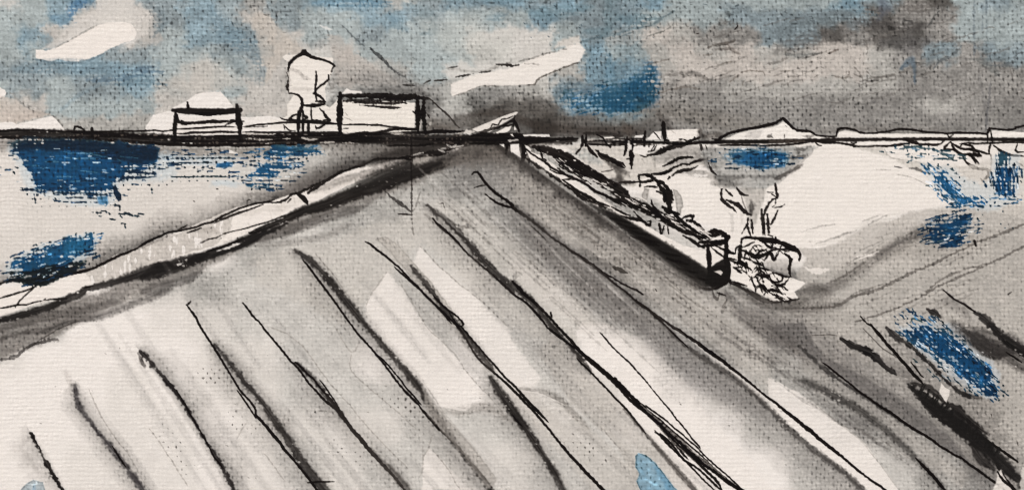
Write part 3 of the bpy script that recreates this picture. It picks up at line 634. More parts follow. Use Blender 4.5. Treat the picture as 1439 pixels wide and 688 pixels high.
for s_, w_, a_ in (('E 425,408 540,390 620,350 700,310 790,285', [3, 5, 7, 5, 3], .93), ('E 620,350 740,320 860,300 930,270', [4, 4, 4, 3], .85), ('E 740,290 830,285 900,262 1000,222 1060,205', [3, 4, 3, 4, 5], .93),
                   ('E 620,548 680,525 790,465 900,440 975,438', [2.4, 4, 4, 4, 5], .95), ('E 520,635 650,625 740,565 860,520 930,518 1000,490 1150,475', [3, 4, 2.6, 2.4, 2.6, 2.8, 4], .94),
                   ('E 725,665 800,615 870,598 960,580 1045,545', [3, 4.5, 4, 3, 1.6], .9), ('E 320,665 390,650 480,675 520,688', [3, 3, 3, 3], .9), ('E 440,370 500,350 540,290', [1.4, 1.4, 1.2], .9), ('E 470,350 515,290', 1.3, .9), ('E 340,405 400,430 440,420', 1.8, .85),
                   ('E 890,245 920,270 950,240 1000,190', [3, 2, 3, 3], .85), ('E 810,225 840,225', 3, .9), ('E 870,220 890,235', 2.5, .9)):
    ink('dark_branch', s_, w_, a_, INK, .8)
brush(None, 'E 1060,100 1080,180 1200,180 1376,170', [8, 12, 10, 8], .6, C(66, 58, 52), 3, .2)
wash(None, 'E 1160,180 1240,165 1265,210 1180,215', C(150, 142, 134), .7, 1)
ink('dark_branch', 'E 690,670 700,690', 2, .8)
brush('meadow', 'E 370,470 390,500', 3, .5, C(130, 124, 116), 1.5); brush('meadow', 'E 490,440 520,540', [2, 4], .55, C(130, 124, 116), 1.5)
brush('meadow', 'E 330,600 600,605', 2, .3, C(120, 114, 106), 1.5)

# mountain and second hill
wash('mountain', 'F 125,318 180,290 250,258 300,242 420,220 550,203 640,180 690,143 730,162 780,218 850,240 950,243 1000,280 1000,322 700,322', C(231, 223, 212), 1, .7, .3)
wash('mountain', 'F 300,300 350,240 500,222 470,290 430,310', C(202, 195, 186), .8, 1.5, 1, mot=.3)
wash('mountain', 'F 500,300 560,268 580,262 600,305', C(90, 84, 78), .85, 1.4)
brush('mountain', 'F 880,285 940,290 985,280', [2, 4, 6], .6, C(100, 94, 88), 1.5)
ink('mountain', 'F 700,262 702,300', 1.8, .5); ink('mountain', 'F 712,180 722,190', 1.3, .6)
wash('low_hill', 'F 1000,285 1100,300 1210,292 1230,242 1290,230 1376,240 / G 70,216 400,216 700,221 1070,221 1090,190 1370,205 2000,205 2000,248 0,248 / F 1000,318', C(231, 223, 212), 1, .7, .3)
ink('mountain/outline', 'F 0,315 60,320 130,272 280,230 480,195 600,165 650,138 690,112 730,150 760,185 830,225 960,240 1000,268', [2, 3, 3, 3, 3.4, 3.6, 3, 3, 4, 3, 2.6, 3, 4], .94)
ink('low_hill/outline', 'F 1000,268 1060,280 1120,292 1200,278 1222,215 1300,207 1376,222 / G 0,185 80,216 250,205 360,180 480,185 600,205 700,213 800,215 1070,215 1090,180 1200,185 1300,180 1370,160 2000,150', [3, 2.6, 2, 2.2, 3, 2.6, 2.4, 2.2, 2, 2, 2.6, 2.4, 2, 2.4, 2.6, 2.6, 2, 2.4, 2, 2], .93)
ink('mountain/outline', 'F 70,325 130,282', [4, 2], .9)
brush(hz, 'F 0,340 500,336 1000,326 1376,316 / G 0,266 400,262 800,260 1370,265 2000,268', [6, 5.5, 5.5, 5, 5, 4.5, 4.5, 5, 5], .95, INK, 1, 0, .12, .5, own=.3)
brush(hz, 'F 560,336 760,330 900,338', [3, 6, 4], .5, C(110, 96, 84), 1, .3)
ink(hz, 'F 60,370 300,372 500,380 620,375 800,360 950,345', [2, 2, 2.4, 2.4, 2.2, 2], .93)
ink(hz, 'F 1005,352 1030,372 1060,378', 2.4, .93); ink(hz, 'F 1010,345 1200,350 1376,372 / G 0,318 150,318 300,310 450,292', [2, 2.4, 2.4, 2.4, 2.4, 2.6, 3], .93)
ink(hz, 'G 420,268 470,285 530,300 620,303 700,295 730,272', [4, 5, 2.6, 3, 2.6, 1.6], .93); ink(hz, 'F 1350,345 1376,355', 4, .9)
ink(hz, 'G 0,292 15,284', 4, .9)
ink(hz, 'G 850,300 960,298 1070,291 1370,285 2000,285', [2, 2.2, 2.2, 2, 2], .9)
# scrawled shrub on the right horizon
sc = 'scrub'
for s_, w_ in (('G 755,225 768,250 800,228', 2.6), ('G 780,282 730,345 812,345', 3), ('G 782,285 812,345 880,385 930,380 1020,400 1000,368 905,338', 2.8), ('G 785,285 860,335 965,335 950,315 870,300 855,325', 2.6),
               ('G 870,388 925,460 975,492 1060,505 1092,515 1090,550 1035,590', [3, 3, 5, 3, 4, 5, 3]), ('G 900,385 945,400 1005,462', [2, 4, 4]), ('G 945,385 985,452', 2.5), ('G 960,330 1000,355 1090,380', [2, 2.4, 3.4]), ('G 960,372 1010,385', 4),
               ('G 1076,185 1078,290', 1.8), ('G 1108,195 1114,300', 2), ('G 1100,285 1094,378', [4, 3]), ('G 1125,315 1170,350 1230,382 1290,388 1370,402', [3, 3, 3, 2.4, 2.4]), ('G 1320,300 1300,350 1320,368 1370,365', 2),
               ('G 1310,440 1370,480', 3), ('G 1020,575 1045,600', 3)):
    ink(sc, s_, w_, .93)
ink(sc, 'G 1102,380 1104,480 1102,600', 1.6, .5, C(70, 60, 54), 1.3)
# right grey ground
wash('ground_wash', 'P 1550,285 1420,288 1330,291 1280,297 1246,310 1216,317 1180,340 1150,349 1118,347 1132,362 1120,385 1128,400 1118,424 1070,420 1030,410 1060,455 1130,505 1200,540 1300,600 1420,690 1550,780', C(180, 172, 161), .72, 2.5, 2, mot=.16)
wash('ground_wash', 'G 0,330 220,325 290,410 500,440 680,480 900,470 1150,420 1370,420 2000,420 2000,700 1370,900 900,800 860,700 700,560 460,500 290,405', C(200, 192, 180), .75, 2, 2, mot=.2)
ink('ground_wash', 'G 240,340 300,410 480,440 600,470', 1, .4, C(150, 144, 134)); ink('ground_wash', 'G 450,490 520,505 600,540', [2, 2.4, 1.6], .7, C(90, 86, 82), 1.3); ink('ground_wash', 'G 330,480 380,485', 2, .7, C(80, 76, 74))
ink('ground_wash', 'G 180,505 300,510', 1, .4, C(120, 112, 104)); ink('ground_wash', 'G 340,540 480,575 620,650', 1, .4, C(150, 142, 132))
brush('ground_wash', 'A31 230,330 330,300 420,250 560,205', [4, 7, 9, 6], .4, C(206, 199, 188), 4)
brush('ground_wash', 'A31 60,560 220,545 330,480 450,400 560,330 680,270 760,240', [14, 20, 16, 14, 18, 18, 10], .5, C(92, 86, 80), 8)
brush('ground_wash', 'A31 130,540 200,520 260,530', [8, 14, 10], .65, C(64, 59, 55), 5)
brush('ground_wash', 'A31 450,390 560,325 640,300 720,300', [5, 9, 10, 10], .5, C(66, 61, 58), 5, .2)
brush('ground_wash', 'A31 0,590 120,610 260,600 340,580', [10, 12, 12, 5], .45, C(86, 80, 75), 5)
brush('ground_wash', 'A31 480,380 680,350 900,330', [14, 24, 20], .35, C(140, 132, 122), 12)
wash('ground_wash', 'A31 140,425 180,437 265,440 215,466 180,460', C(226, 217, 206), .9, 1); wash('ground_wash', 'A31 368,388 420,380 468,366 440,386 385,402', C(226, 217, 206), .9, .9)
for s_, w_, a_ in (('A31 60,608 280,600 350,560 480,520 620,450 700,418 860,340 960,300 1077,255 1300,170', [2, 3, 3, 3.4, 3, 2.6, 2.4, 2.6, 2.6, 2.4], .6), ('A31 250,500 300,480 420,410', 2, .45), ('A31 370,665 440,640 560,600 650,552 750,500 860,450 960,405 1077,350 1300,250', [1.6, 2, 2, 2.6, 2.6, 2, 2.4, 2.6, 2.4], .6),
                   ('A31 640,560 760,470 920,420', [1.6, 2.4, 1.6], .5), ('A31 360,545 480,505', 2, .4), ('A31 350,560 420,545', 2, .4)):
    ink('wheel_track', s_, w_, a_, C(84, 77, 71), 1.3, .2)
ink('ground_wash', 'A31 868,322 872,345', 5, .95); ink('ground_wash', 'A31 1010,550 1025,540', 2, .8)

# lake and bare tree
wash('lake', 'L 20,45 100,30 850,28 800,60 750,100 640,190 560,270 480,320 400,350 300,330 150,300 110,220 60,160', C(160, 158, 152), .85, 2.5, 2, mot=.3)
wash('lake', 'L 740,90 830,30 780,90 640,220 560,290 560,250', C(190, 184, 176), .5, 1, 1, rim=.15)
brush('lake', 'L 0,90 60,120 140,200', [14, 16, 12], .5, C(84, 80, 76), 5, .2)
brush('lake', 'L 60,50 100,40 130,60', [8, 10, 6], .4, C(90, 86, 82), 4)
wash('blue_patch', 'F 110,480 200,405 380,395 560,400 720,440 760,480 730,560 600,590 470,604 300,575 190,545', C(70, 120, 152), .6, 4, 2.5, dry=.3, mot=.4)
wash('blue_patch', 'F 190,470 250,420 400,432 600,430 710,458 742,500 700,575 480,602 330,580 220,540', C(38, 96, 146), .9, 3, 2.5, dry=.28, mot=.5, diag=(1, 0.02))
wash('blue_patch', 'F 350,470 620,475 600,560 460,590 370,560', C(28, 76, 120), .7, 4, 2, dry=.45, diag=(1, 0))
brush('lake', 'L 350,235 450,240 540,230', [3, 5, 3], .5, C(66, 62, 60), 2.5, .2); brush('lake', 'L 130,240 230,245 340,240', [10, 10, 4], .6, C(72, 68, 64), 3)
brush('lake', 'L 540,255 640,200 730,150', [7, 5, 5], .8, C(56, 50, 46), 2); brush('lake', 'L 620,110 700,100 760,95', [3, 4, 4], .7, C(50, 46, 44), 2, .2)
brush('lake', 'L 680,30 700,60 780,30', [4, 7, 3], .6, C(60, 56, 52), 2, .3); brush('lake', 'L 100,280 200,290 300,290', [6, 9, 6], .55, C(80, 75, 70), 3)
ink('lake', 'L 75,145 100,195 130,220', [2, 4, 3], .85)
ink('bare_tree/branch', 'L 20,20 28,60', 3, .8)
wash('bare_tree/trunk', 'L 300,310 480,320 460,400 430,470 412,560 385,570 345,540 340,420', C(178, 171, 161), .8, 2, 1.2, mot=.25)
brush('bare_tree/trunk', 'L 208,480 235,500 240,610', [3, 5, 3], .5, C(176, 169, 160), 1.5); brush('bare_tree/trunk', 'L 300,440 310,560', 4, .3, C(170, 162, 152), 2)
for s_, w_ in (('L 165,320 175,395 250,460 270,485', [5, 4, 3, 2]), ('L 200,400 280,430 320,475 370,500', [3, 5, 5, 5]), ('L 200,330 240,370', [5, 3]), ('L 270,310 310,358 350,372', [5, 4, 2]), ('L 540,290 548,340 556,382 515,350', [5, 4, 3, 2]), ('L 550,382 520,395 475,450 460,500', [3, 3, 3, 3.4]),
               ('L 440,460 450,560 456,640', [4, 2.6, 2.6]), ('L 350,525 348,580 370,650', [4, 3, 3]), ('L 375,530 385,640', [4, 2.4]), ('L 345,560 310,630', [3, 1]), ('L 478,500 492,620', [5, 6]), ('L 460,500 470,640', 2), ('L 500,575 525,545 560,462', [2, 4, 1.6]), ('L 530,452 575,445 602,430', [2, 1.6, 2]), ('L 545,385 540,430 520,448', 1.3), ('L 485,340 520,345', 2.6), ('L 490,640 520,650', 3)):
    ink('bare_tree/branch', s_, w_, .9, INK, .8)
brush('bare_tree/trunk', 'L 372,400 376,460 370,500', [7, 8, 8], .8, C(64, 59, 55), 2)
ink('bare_tree/branch', 'L 300,360 345,500', 1.2, .4)

# ================================================================== RIGHT WALL OF THE ROAD
rw_ = 'parapet_wall'
wash('road_wash', 'P 730,222 800,270 880,322 985,390 1020,410 1060,450 1130,520 1060,510 940,440 840,370 750,300 690,240', C(134, 128, 121), .65, 14, 4, mot=.25)
fade(None, 'P 735,228 790,266 840,300 900,345 985,400', 1, 46, .78, C(84, 78, 73))
fade(None, 'P 720,215 760,245 800,275 860,318', 2, 20, .7, C(60, 55, 51))
wash(rw_, 'P 740,212 760,218 800,247 830,268 870,296 900,312 935,332 960,345 993,352 993,378 940,352 880,320 840,292 800,262 770,240 745,224', C(229, 220, 209), 1, .7, .5)
wash(rw_, 'P 806,256 850,280 880,300 900,318 860,300 830,276', C(206, 197, 186), .4, 1.5)
rl = rw_ + '/rail'
brush(rl, 'I 200,110 350,150 480,200 620,280 800,390 950,470 1101,550', [10, 13, 15, 14, 14, 12, 12], .97, INK, 1.1, .03, .12, 1.0)
brush(rl, 'J 0,310 150,390 300,460 450,540 600,620 740,690', [10, 14, 15, 13, 12, 9], .97, INK, 1.1, .03, .12, 1.0)
for s_, w_ in (('J 350,490 520,570 680,650', 3), ('J 540,500 640,590 790,690', 4), ('J 600,560 700,640 800,690', 2), ('I 130,130 250,220 340,280 400,330 520,390 660,440 800,540 960,610 1090,680', [2, 2, 3, 2, 2.4, 3, 3, 2.6, 3]), ('I 260,110 300,230 320,240', 3), ('I 360,330 470,370 600,400', 1.4),
               ('J 0,365 100,400 180,450', 2), ('J 0,448 80,490 160,515', 2.4), ('J 80,520 180,545 300,580', [2, 4, 3]), ('J 190,480 260,555 330,610 345,560 320,570', [1.6, 3, 4, 3, 2]), ('J 410,590 430,670', 5), ('J 455,600 440,680', 3), ('J 490,610 500,680', 2.5), ('J 345,380 350,420 410,500', [4, 4, 3]), ('K 0,150 60,190 140,230 290,240', [3, 4, 4, 3])):
    ink(rl, s_, w_, .94)
wash(rw_, 'J 100,335 200,380 270,410 180,385', WHT, .55, .8)
for s_ in ('I 450,225 510,272', 'J 190,400 240,430', 'J 260,440 330,480', 'J 480,535 560,585', 'J 560,590 640,640', 'I 570,380 640,420', 'I 700,440 760,480', 'I 620,380 700,420', 'J 180,360 240,385'):
    ink(rl, s_, 1.7, .9, C(214, 205, 194), 1.2)
wl = rw_ + '/base_line'
brush(wl, 'I 120,215 220,280 330,350 440,430 540,500 640,570 720,620 900,700', [3, 5, 4, 5, 5, 5, 5, 4], .93, INK, 1.2, .05, .2, 1.2)
ink(wl, 'I 480,430 560,420 600,425', 2, .9); ink(wl, 'I 490,430 600,510 700,570 800,630 940,690', [2, 2.4, 3, 3, 2], .93); ink(wl, 'I 720,480 900,590 1050,680', [1.2, 2, 2], .85)
brush(wl, 'A21 330,170 420,220 520,290 620,350 720,420 810,480', [7, 12, 16, 20, 24, 24], .88, C(34, 30, 27), 2.6, 0, .25, 1.4)
wash(wl, 'A21 370,190 450,215 540,270 640,335 740,392 812,436 915,420 922,478 880,515 800,525 740,490 650,420 560,340 440,250', C(32, 28, 25), .9, 2.2, 1.4, mot=.1)
fade(None, 'A21 540,330 650,420 740,480 800,520', 1, 11, .6, C(70, 64, 58))
ink(wl, 'A21 640,440 700,475 790,525', 1.6, .8); ink(wl, 'K 0,455 60,480 130,515 220,515 330,460', [2, 2.4, 3, 3, 3], .9)
for k_ in range(12):
    t0 = rng.rand(); x_ = 850 + t0 * 120; y_ = 300 + t0 * 88 + rng.randn() * 3
    ink(wl, 'P %f,%f %f,%f %f,%f' % (x_, y_, x_ + 14, y_ + 5, x_ + 30, y_ + 8), 2.6, .7)
# end posts
wash(rw_, 'K 150,215 320,225 320,330 215,365 195,372 150,370', C(229, 220, 209), 1, .7, .3)
ink(rw_ + '/post', 'K 170,218 176,300 180,385', [8, 8, 9.5], .97); ink(rw_ + '/post', 'K 298,140 298,230 300,310 325,380 335,450', [5, 5, 6, 8, 6], .97)
ink(rl, 'K 60,150 130,165 215,115 265,130 315,158 290,190 200,215 130,225', [5, 6, 5, 5, 6, 7, 6, 6], .96, smooth=False); ink(rl, 'K 130,165 200,150 300,160', [6, 4, 5], .95)
ink(rl, 'K 110,200 200,190 290,200', [7, 6, 5], .95)
wash(rl, 'K 170,190 225,165 265,148 262,165 220,182', C(232, 223, 212), 1, .6, .2)
ink(rl, 'K 195,230 240,275 285,305', 2.2, .93); ink(rl, 'K 225,225 300,255 360,275', [2.4, 3.6, 3.6], .93)
wash(wl, 'K 175,380 230,340 280,312 320,330 340,440 300,490 200,510 150,500', C(28, 24, 21), .95, 1, .8)
wash(wl, 'K 212,400 260,392 275,405 262,425 240,412', C(220, 211, 200), .95, .7, .3)
for s_, w_ in (('K 205,530 215,570 235,592 250,545', [2, 2.6, 3, 2]), ('K 240,540 300,570', 2.5), ('K 300,590 275,640 270,680 285,650 302,600', [1.6, 2, 3, 2, 2]), ('K 335,440 350,440', 3)):
    ink(wl, s_, w_, .9)
brush(None, 'K 290,540 330,600 370,688', [8, 12, 10], .55, C(70, 64, 60), 4)
# arch beyond the wall
ar = 'arch_stump'
wash(ar, 'J 535,285 575,300 610,350 630,440 610,460 605,520 570,500 565,420', C(172, 165, 156), .85, 1, .6, rim=.25)
wash(ar, 'J 265,390 262,330 285,275 330,285 322,330 300,400', C(172, 165, 156), .85, 1, .6, rim=.25)
for s_, w_ in (('J 355,185 400,215 450,235 500,290', [4, 6, 6, 7]), ('J 400,220 430,270 480,310 500,350 515,470', [7, 8, 12, 14, 10]), ('J 455,320 470,390', 8), ('J 450,440 500,480 590,510', [6, 9, 6]), ('J 280,268 330,262 400,272', [2.4, 2.6, 3]), ('J 235,165 290,165 350,175 355,205 250,220 240,175', [3.4, 3, 3.6, 4, 3, 4]), ('J 60,230 150,225 240,220', [4, 3.4, 3]),
               ('J 245,220 250,260', 4), ('J 350,160 400,150 470,145 530,125', [3.4, 4, 3, 2]), ('J 390,300 450,330', 3.5), ('J 605,555 640,530 712,522 705,560 650,550', [2.4, 3, 4, 3, 2.4]), ('J 690,560 745,590 780,620 822,668', [3, 5, 4, 4]), ('J 520,470 540,500 600,545', 4), ('J 490,200 510,180', 3)):
    ink(ar, s_, w_, .95, INK, .8)
wash(ar, 'J 435,250 465,265 480,295 455,275', C(200, 192, 182), .9, .7)
brush(ar, 'J 10,200 60,200 70,260', [10, 12, 7], .7, C(60, 54, 50), 2.5); brush(ar, 'J 100,235 200,250', 5, .4, C(120, 113, 106), 2)
brush(ar, 'J -10,60 60,100 150,160', [8, 10, 5], .6, C(66, 60, 56), 3, .2); ink(ar, 'J 0,40 60,70 110,95', [4, 6, 4], .9)
# log heap
lg = 'log_heap'
wash(lg, 'K 330,280 400,300 560,380 740,440 850,480 770,540 800,590 700,615 600,600 500,540 330,450', C(230, 221, 210), 1, .9, .6)
wash(lg, 'K 560,330 640,310 745,320 740,430 650,400', C(186, 178, 168), .6, 3, 1.5)
wash(lg, 'K 400,235 500,195 560,215 590,250 520,280 430,255', C(228, 219, 208), .9, 1)
for s_, w_ in (('K 402,235 408,180 430,165 490,170 560,180 640,190 700,212 750,232 795,262 808,300 802,325', [3, 3, 3, 4, 6, 6, 5, 5, 5, 4.6, 4.6]), ('K 405,238 490,195', 2.2), ('K 395,225 395,290 385,330', [5, 7, 7]), ('K 358,272 365,238 385,225', 2.6), ('K 400,250 450,270 500,300 560,285 620,250 690,250', [4, 4, 6, 4, 3, 4]), ('K 500,300 530,260 560,255', 4),
               ('K 690,250 720,240 760,255', 5), ('K 640,165 640,195', 4.6), ('K 545,185 600,235 640,235', [2, 3, 3]), ('K 700,275 745,305 738,380 742,432', [4, 4, 4, 3.6]), ('K 570,315 605,265 630,318 660,262', [4, 3.4, 4, 3]), ('K 735,440 700,485 650,492 600,450', [3, 3, 3, 3]), ('K 690,430 680,465 640,478 570,440', [5, 2.6, 2.6, 3]),
               ('K 505,425 590,432', [7, 9]), ('K 505,430 525,495', [3, 2.4]), ('K 475,450 490,500 502,540', [3, 2, 3]), ('K 500,300 520,330 550,360', 3), ('K 400,300 470,325 550,360', [1.6, 2.4, 3]), ('K 520,340 535,390 560,410', 3.4), ('K 525,370 610,395', [3, 3]), ('K 610,398 700,435 745,432', [2, 2.6, 3]),
               ('K 315,320 360,335 430,360 475,392', [2, 2.4, 2.4, 3]), ('K 380,335 430,350', [6, 7]), ('K 350,375 405,410', [4, 3]), ('K 370,375 400,405', 3.4), ('K 310,470 380,480 440,500', [3, 2.4, 2]), ('K 320,480 400,510 470,550 560,600 640,612 700,605', [4, 3, 4, 5, 4, 3.4]), ('K 525,480 560,520 590,555', 2.2),
               ('K 540,485 600,540', 1.8), ('K 600,515 640,525 690,555', [2, 5, 3]), ('K 640,490 700,510 720,528', [2, 3, 4]), ('K 590,545 650,575 700,605 770,598 800,590', [2, 3, 3, 4, 3]), ('K 560,600 520,570 480,540', 2), ('K 640,560 700,590', 2), ('K 575,540 560,560', 2.6), ('K 450,430 460,440', 2), ('K 300,300 370,320', 2.4), ('K 310,265 360,275', 4), ('K 715,575 760,600', 2.4)):
    ink(lg, s_, w_, .95, INK, .75)
brush(None, 'K 330,500 430,550 530,610 700,640 850,600', [12, 14, 14, 12, 12], .65, C(88, 82, 76), 5)

for k_ in range(70):                      # loose pen hatching along the rail and in the heap
    t_ = rng.rand(); x_ = 755 + t_ * 235; y_ = 214 + t_ * 116 + rng.randn() * 4; L_ = 5 + rng.rand() * 16
    ink(rl, 'P %f,%f %f,%f' % (x_, y_, x_ + L_, y_ + L_ * .55 + rng.randn() * 2), 1 + rng.rand() * 1.4, .9, INK if rng.rand() < .72 else C(222, 213, 203), 1.2)
for k_ in range(34):
    t_ = rng.rand(); x_ = 1032 + t_ * 70; y_ = 372 + t_ * 36 + rng.randn() * 8; L_ = 4 + rng.rand() * 9
    ink(lg, 'P %f,%f %f,%f %f,%f' % (x_, y_, x_ + L_ * .6, y_ + rng.randn() * 4, x_ + L_, y_ + L_ * .6), 1 + rng.rand() * 1.2, .9, INK, 1)
for k_ in range(16):
    x_ = 1035 + rng.rand() * 66; y_ = 340 + rng.rand() * 26
    ink(lg, 'P %f,%f %f,%f %f,%f' % (x_, y_, x_ + 4, y_ + rng.randn() * 5, x_ + 9, y_ + rng.randn() * 3), 1.6, .85, INK, 1)
for k_ in range(26):
    x_ = 1120 + rng.rand() * 250; y_ = 300 + rng.rand() * 150; L_ = 20 + rng.rand() * 70
    ink('ground_wash', 'P %f,%f %f,%f' % (x_, y_, x_ + L_, y_ - L_ * (.38 + .1 * rng.randn())), 1 + rng.rand(), .25, C(100, 94, 88), 1.6)
# ================================================================== BLUE ON THE LEFT
bp = 'blue_patch'
wash(None, 'M 100,170 60,110 120,40 400,20 900,50 1300,140 1300,330 900,360 870,400 860,520 700,540 230,450 150,330', PALEB, .5, 5, 4, dry=.2)
brush(bp, 'M 1100,170 1270,165 / N 200,170 480,168', [10, 9, 6, 5], .55, PALEB, 2); brush(bp, 'N 0,200 250,205 470,215', [7, 8, 9], .6, C(196, 208, 214), 2)
wash(bp, 'M 95,120 130,60 400,25 900,55 1190,100 1170,200 1000,255 940,262 930,320 840,350 850,400 830,425 720,435 450,432 230,405 245,350 215,270 165,210', C(24, 74, 116), .98, 1.6, 3.6, mot=.12, dry=.17, diag=(1, .03))
wash(bp, 'M 130,110 500,95 900,180 840,330 700,380 300,330 220,250', C(26, 92, 146), .45, 10, 6, mot=.5)
wash(bp, 'M 60,60 200,15 500,20 900,50 1190,95 1170,180 1000,215 930,190 700,150 500,115 250,105 110,110', C(18, 36, 56), .82, 4, 2, mot=.2, dry=.1, diag=(1, .05))
for s_ in ('M 470,125 700,145 900,190', 'M 480,165 600,168 740,175', 'M 520,345 680,345', 'M 600,265 720,275', 'M 180,225 290,225', 'M 340,200 430,195', 'M 900,160 1020,170', 'M 560,130 720,130', 'M 280,245 380,240', 'M 420,310 560,305'):
    ink(bp, s_, 1.2, .55, C(110, 160, 190), 1.8)
wash(bp, 'M 835,380 860,375 875,410 900,440 905,480 880,492 860,465 845,430', NAVY, .98, .7, .4)
wash(bp, 'M 720,455 800,445 815,500 790,525 730,512', MIDB, .85, 1.5, 1.2, dry=.2)
wash(bp, 'M 940,262 1060,235 1170,215 1165,310 1020,325 940,345 850,350', NAVY, .95, 1.5, 1.5, dry=.42, diag=(1, 0))
ink(bp, 'M 155,410 300,412 500,425 700,440 820,440', [2, 2, 2.4, 2, 2], .9, NAVY, 2.2, .3)
for s_, r_ in (('M 160,440 300,445 480,445 700,452', .7), ('M 240,480 450,485 700,490', .52), ('M 200,520 450,520 640,520', .3), ('M 1150,165 1270,170 / N 250,170 480,168', .85), ('M 1160,195 1270,200 / N 250,200 480,205', .8), ('M 1130,235 1270,232 / N 150,237 300,237', .7), ('M 1080,370 1270,350 / N 100,345 500,345 560,345', .5), ('N 0,308 200,308 400,305 560,305', .75), ('N 150,280 300,280', .5), ('M 850,375 980,372 1240,370', .5)):
    dots(bp, s_, 0, r_, C(20, 36, 50), .92, 2.6)
for s_ in ('M 685,573 760,577', 'M 760,565 800,568 815,585', 'M 880,585 960,582 990,600 1040,602', 'M 1030,580 1068,585', 'M 800,612 850,630', 'M 740,608 752,610', 'M 905,652 930,656', 'M 925,670 930,686', 'M 820,515 885,520 890,555', 'M 1125,395 1128,425', 'M 1095,370 1110,372', 'M 250,440 258,500', 'M 415,470 420,485', 'M 890,600 905,610', 'M 98,270 112,290', 'M 115,240 130,245'):
    ink(bp, s_, 2.8, .93, C(24, 38, 52), 1.5)
for s_ in ('N 0,172 200,168 420,168 480,172', 'N 0,203 120,202 300,205', 'N 0,308 260,308 420,305'):
    ink(bp, s_, 1.1, .75, C(24, 38, 52), 2.2, .3)
wash(bp, 'N 340,205 400,200 462,208 455,235 400,245 340,240', C(30, 98, 156), .9, 1.6, 1.5, dry=.25)
wash(bp, 'N 700,125 770,60 850,65 1000,95 1140,120 1142,142 1000,150 880,160 740,165 690,145', C(24, 78, 120), .92, 1.6, 3, dry=.33, diag=(1, 0))
wash(bp, 'N 760,70 900,80 1100,60 1130,110 900,110', C(120, 140, 148), .5, 2, 2, dry=.3)
wash(bp, 'N 640,200 800,205 980,205 985,240 860,250 800,262 805,310 680,318 565,316 570,275 625,262', C(26, 84, 130), .95, 1.5, 3, dry=.28, diag=(1, 0))
wash(bp, 'N 550,340 770,340 765,385 700,392 560,380', C(30, 88, 130), .9, 1.6, 1.5, dry=.45, diag=(1, 0))
wash(None, 'N 300,345 480,340 550,355 480,378 300,375', PALEB, .6, 3, 2); dots(bp, 'N 540,170 700,180 1000,170', 0, .7, C(24, 34, 44), .9, 4)
dots(bp, 'N 600,400 700,400 780,395', 0, .8, C(24, 34, 44), .9, 3); ink(None, 'N 375,120 430,122 490,132', [2, 4, 3], .95, C(232, 224, 214)); ink(None, 'N 350,112 385,130', 2, .7, INK)
brush(None, 'N 460,180 500,230 560,280', [3, 4, 3], .6, C(208, 204, 196), 2); ink(bp, 'N 640,150 660,155', 3, .9, C(20, 28, 38))
ink(None, 'N 565,488 580,480 592,486', 2.6, .85); ink(None, 'N 345,398 352,400', 2, .8); ink(None, 'N 168,490 176,492', 1.6, .6)
brush(None, 'N 560,440 700,450 820,440', [6, 9, 9], .45, C(110, 104, 98), 3, .35)
# patch over the strip
wash(None, 'O 30,300 100,240 260,150 480,90 610,80 640,120 600,210 460,290 420,350 200,380 30,360', PALEB, .55, 3, 3, dry=.15)
wash(bp, 'O 80,262 190,200 330,150 420,125 480,100 590,85 612,120 600,180 560,210 480,240 440,310 380,345 250,350 90,345 60,330', C(28, 84, 128), .97, 1.4, 3.4, dry=.33, mot=.15, diag=(.93, -.32))
wash(bp, 'O 420,120 590,90 605,160 520,215 400,240', C(48, 118, 160), .6, 4, 2, dry=.35)
wash(bp, 'O 60,330 200,320 400,270 560,260 480,330 380,372 330,400 250,420 160,400 60,385', C(20, 26, 32), .92, 1.8, 2, dry=.3, diag=(.95, -.25))
wash(bp, 'O 130,380 330,350 420,350 330,410 250,435 150,410', C(20, 24, 28), .93, 1.6, 1.8, dry=.35)
dots(bp, 'O 560,220 620,240 560,270', 0, .7, C(40, 40, 42), .8, 5); dots(bp, 'O 200,160 350,130 500,85 620,75', 0, .6, C(40, 50, 60), .9, 2.5)
wash('roadside_wall', 'O 60,368 160,350 230,355 150,368', C(205, 200, 192), .7, 1.2)
wash('field_wash', 'O -60,350 60,335 50,380 0,400 -60,410', C(170, 163, 155), .6, 2)
# ================================================================== BLUE ON THE RIGHT
wash(None, 'A31 640,0 780,20 900,100 940,60 950,-30 1060,-40 1060,140 960,200 840,190 720,130', C(192, 204, 208), .5, 4, 3, dry=.2)
wash(bp, 'A31 690,30 740,28 780,60 830,130 905,140 940,160 900,185 850,180 800,175 745,140 700,90', C(32, 92, 142), .95, 1.3, 3.2, dry=.52, diag=(.78, .62))
dots(bp, 'A31 780,165 860,150 960,170', 0, .6, C(32, 90, 138), .9, 7)
wash(bp, 'A31 958,20 1050,15 1056,60 1040,125 1000,150 960,120', C(26, 80, 130), .97, 1.4, 2.8, dry=.32, diag=(0, 1)); wash(bp, 'A31 960,-50 980,-50 1020,-45 1015,0 960,20', C(36, 70, 96), .85, 1.5, 1.5, dry=.42, diag=(0, 1))
wash(bp, 'A31 665,255 780,215 830,198 866,215 862,270 830,310 775,350 720,340 680,300', C(20, 62, 100), .96, 1.4, 3.4, dry=.37, diag=(.9, -.3))
wash(bp, 'A31 720,255 850,210 860,250 760,300', C(30, 84, 130), .5, 3, 2, dry=.3)
for s_, r_ in (('A31 690,350 780,355', .5), ('A31 870,230 920,220', .5), ('A31 870,190 960,170 980,200', .6), ('G 320,325 480,325 680,345 800,400', .75), ('G 420,350 600,385 760,420', .55), ('A31 950,120 1060,140', .5), ('A31 950,250 1030,270', .4), ('A31 690,-10 780,20 820,70', .6)):
    dots(bp, s_, 0, r_, C(36, 66, 88), .9, 4.5)
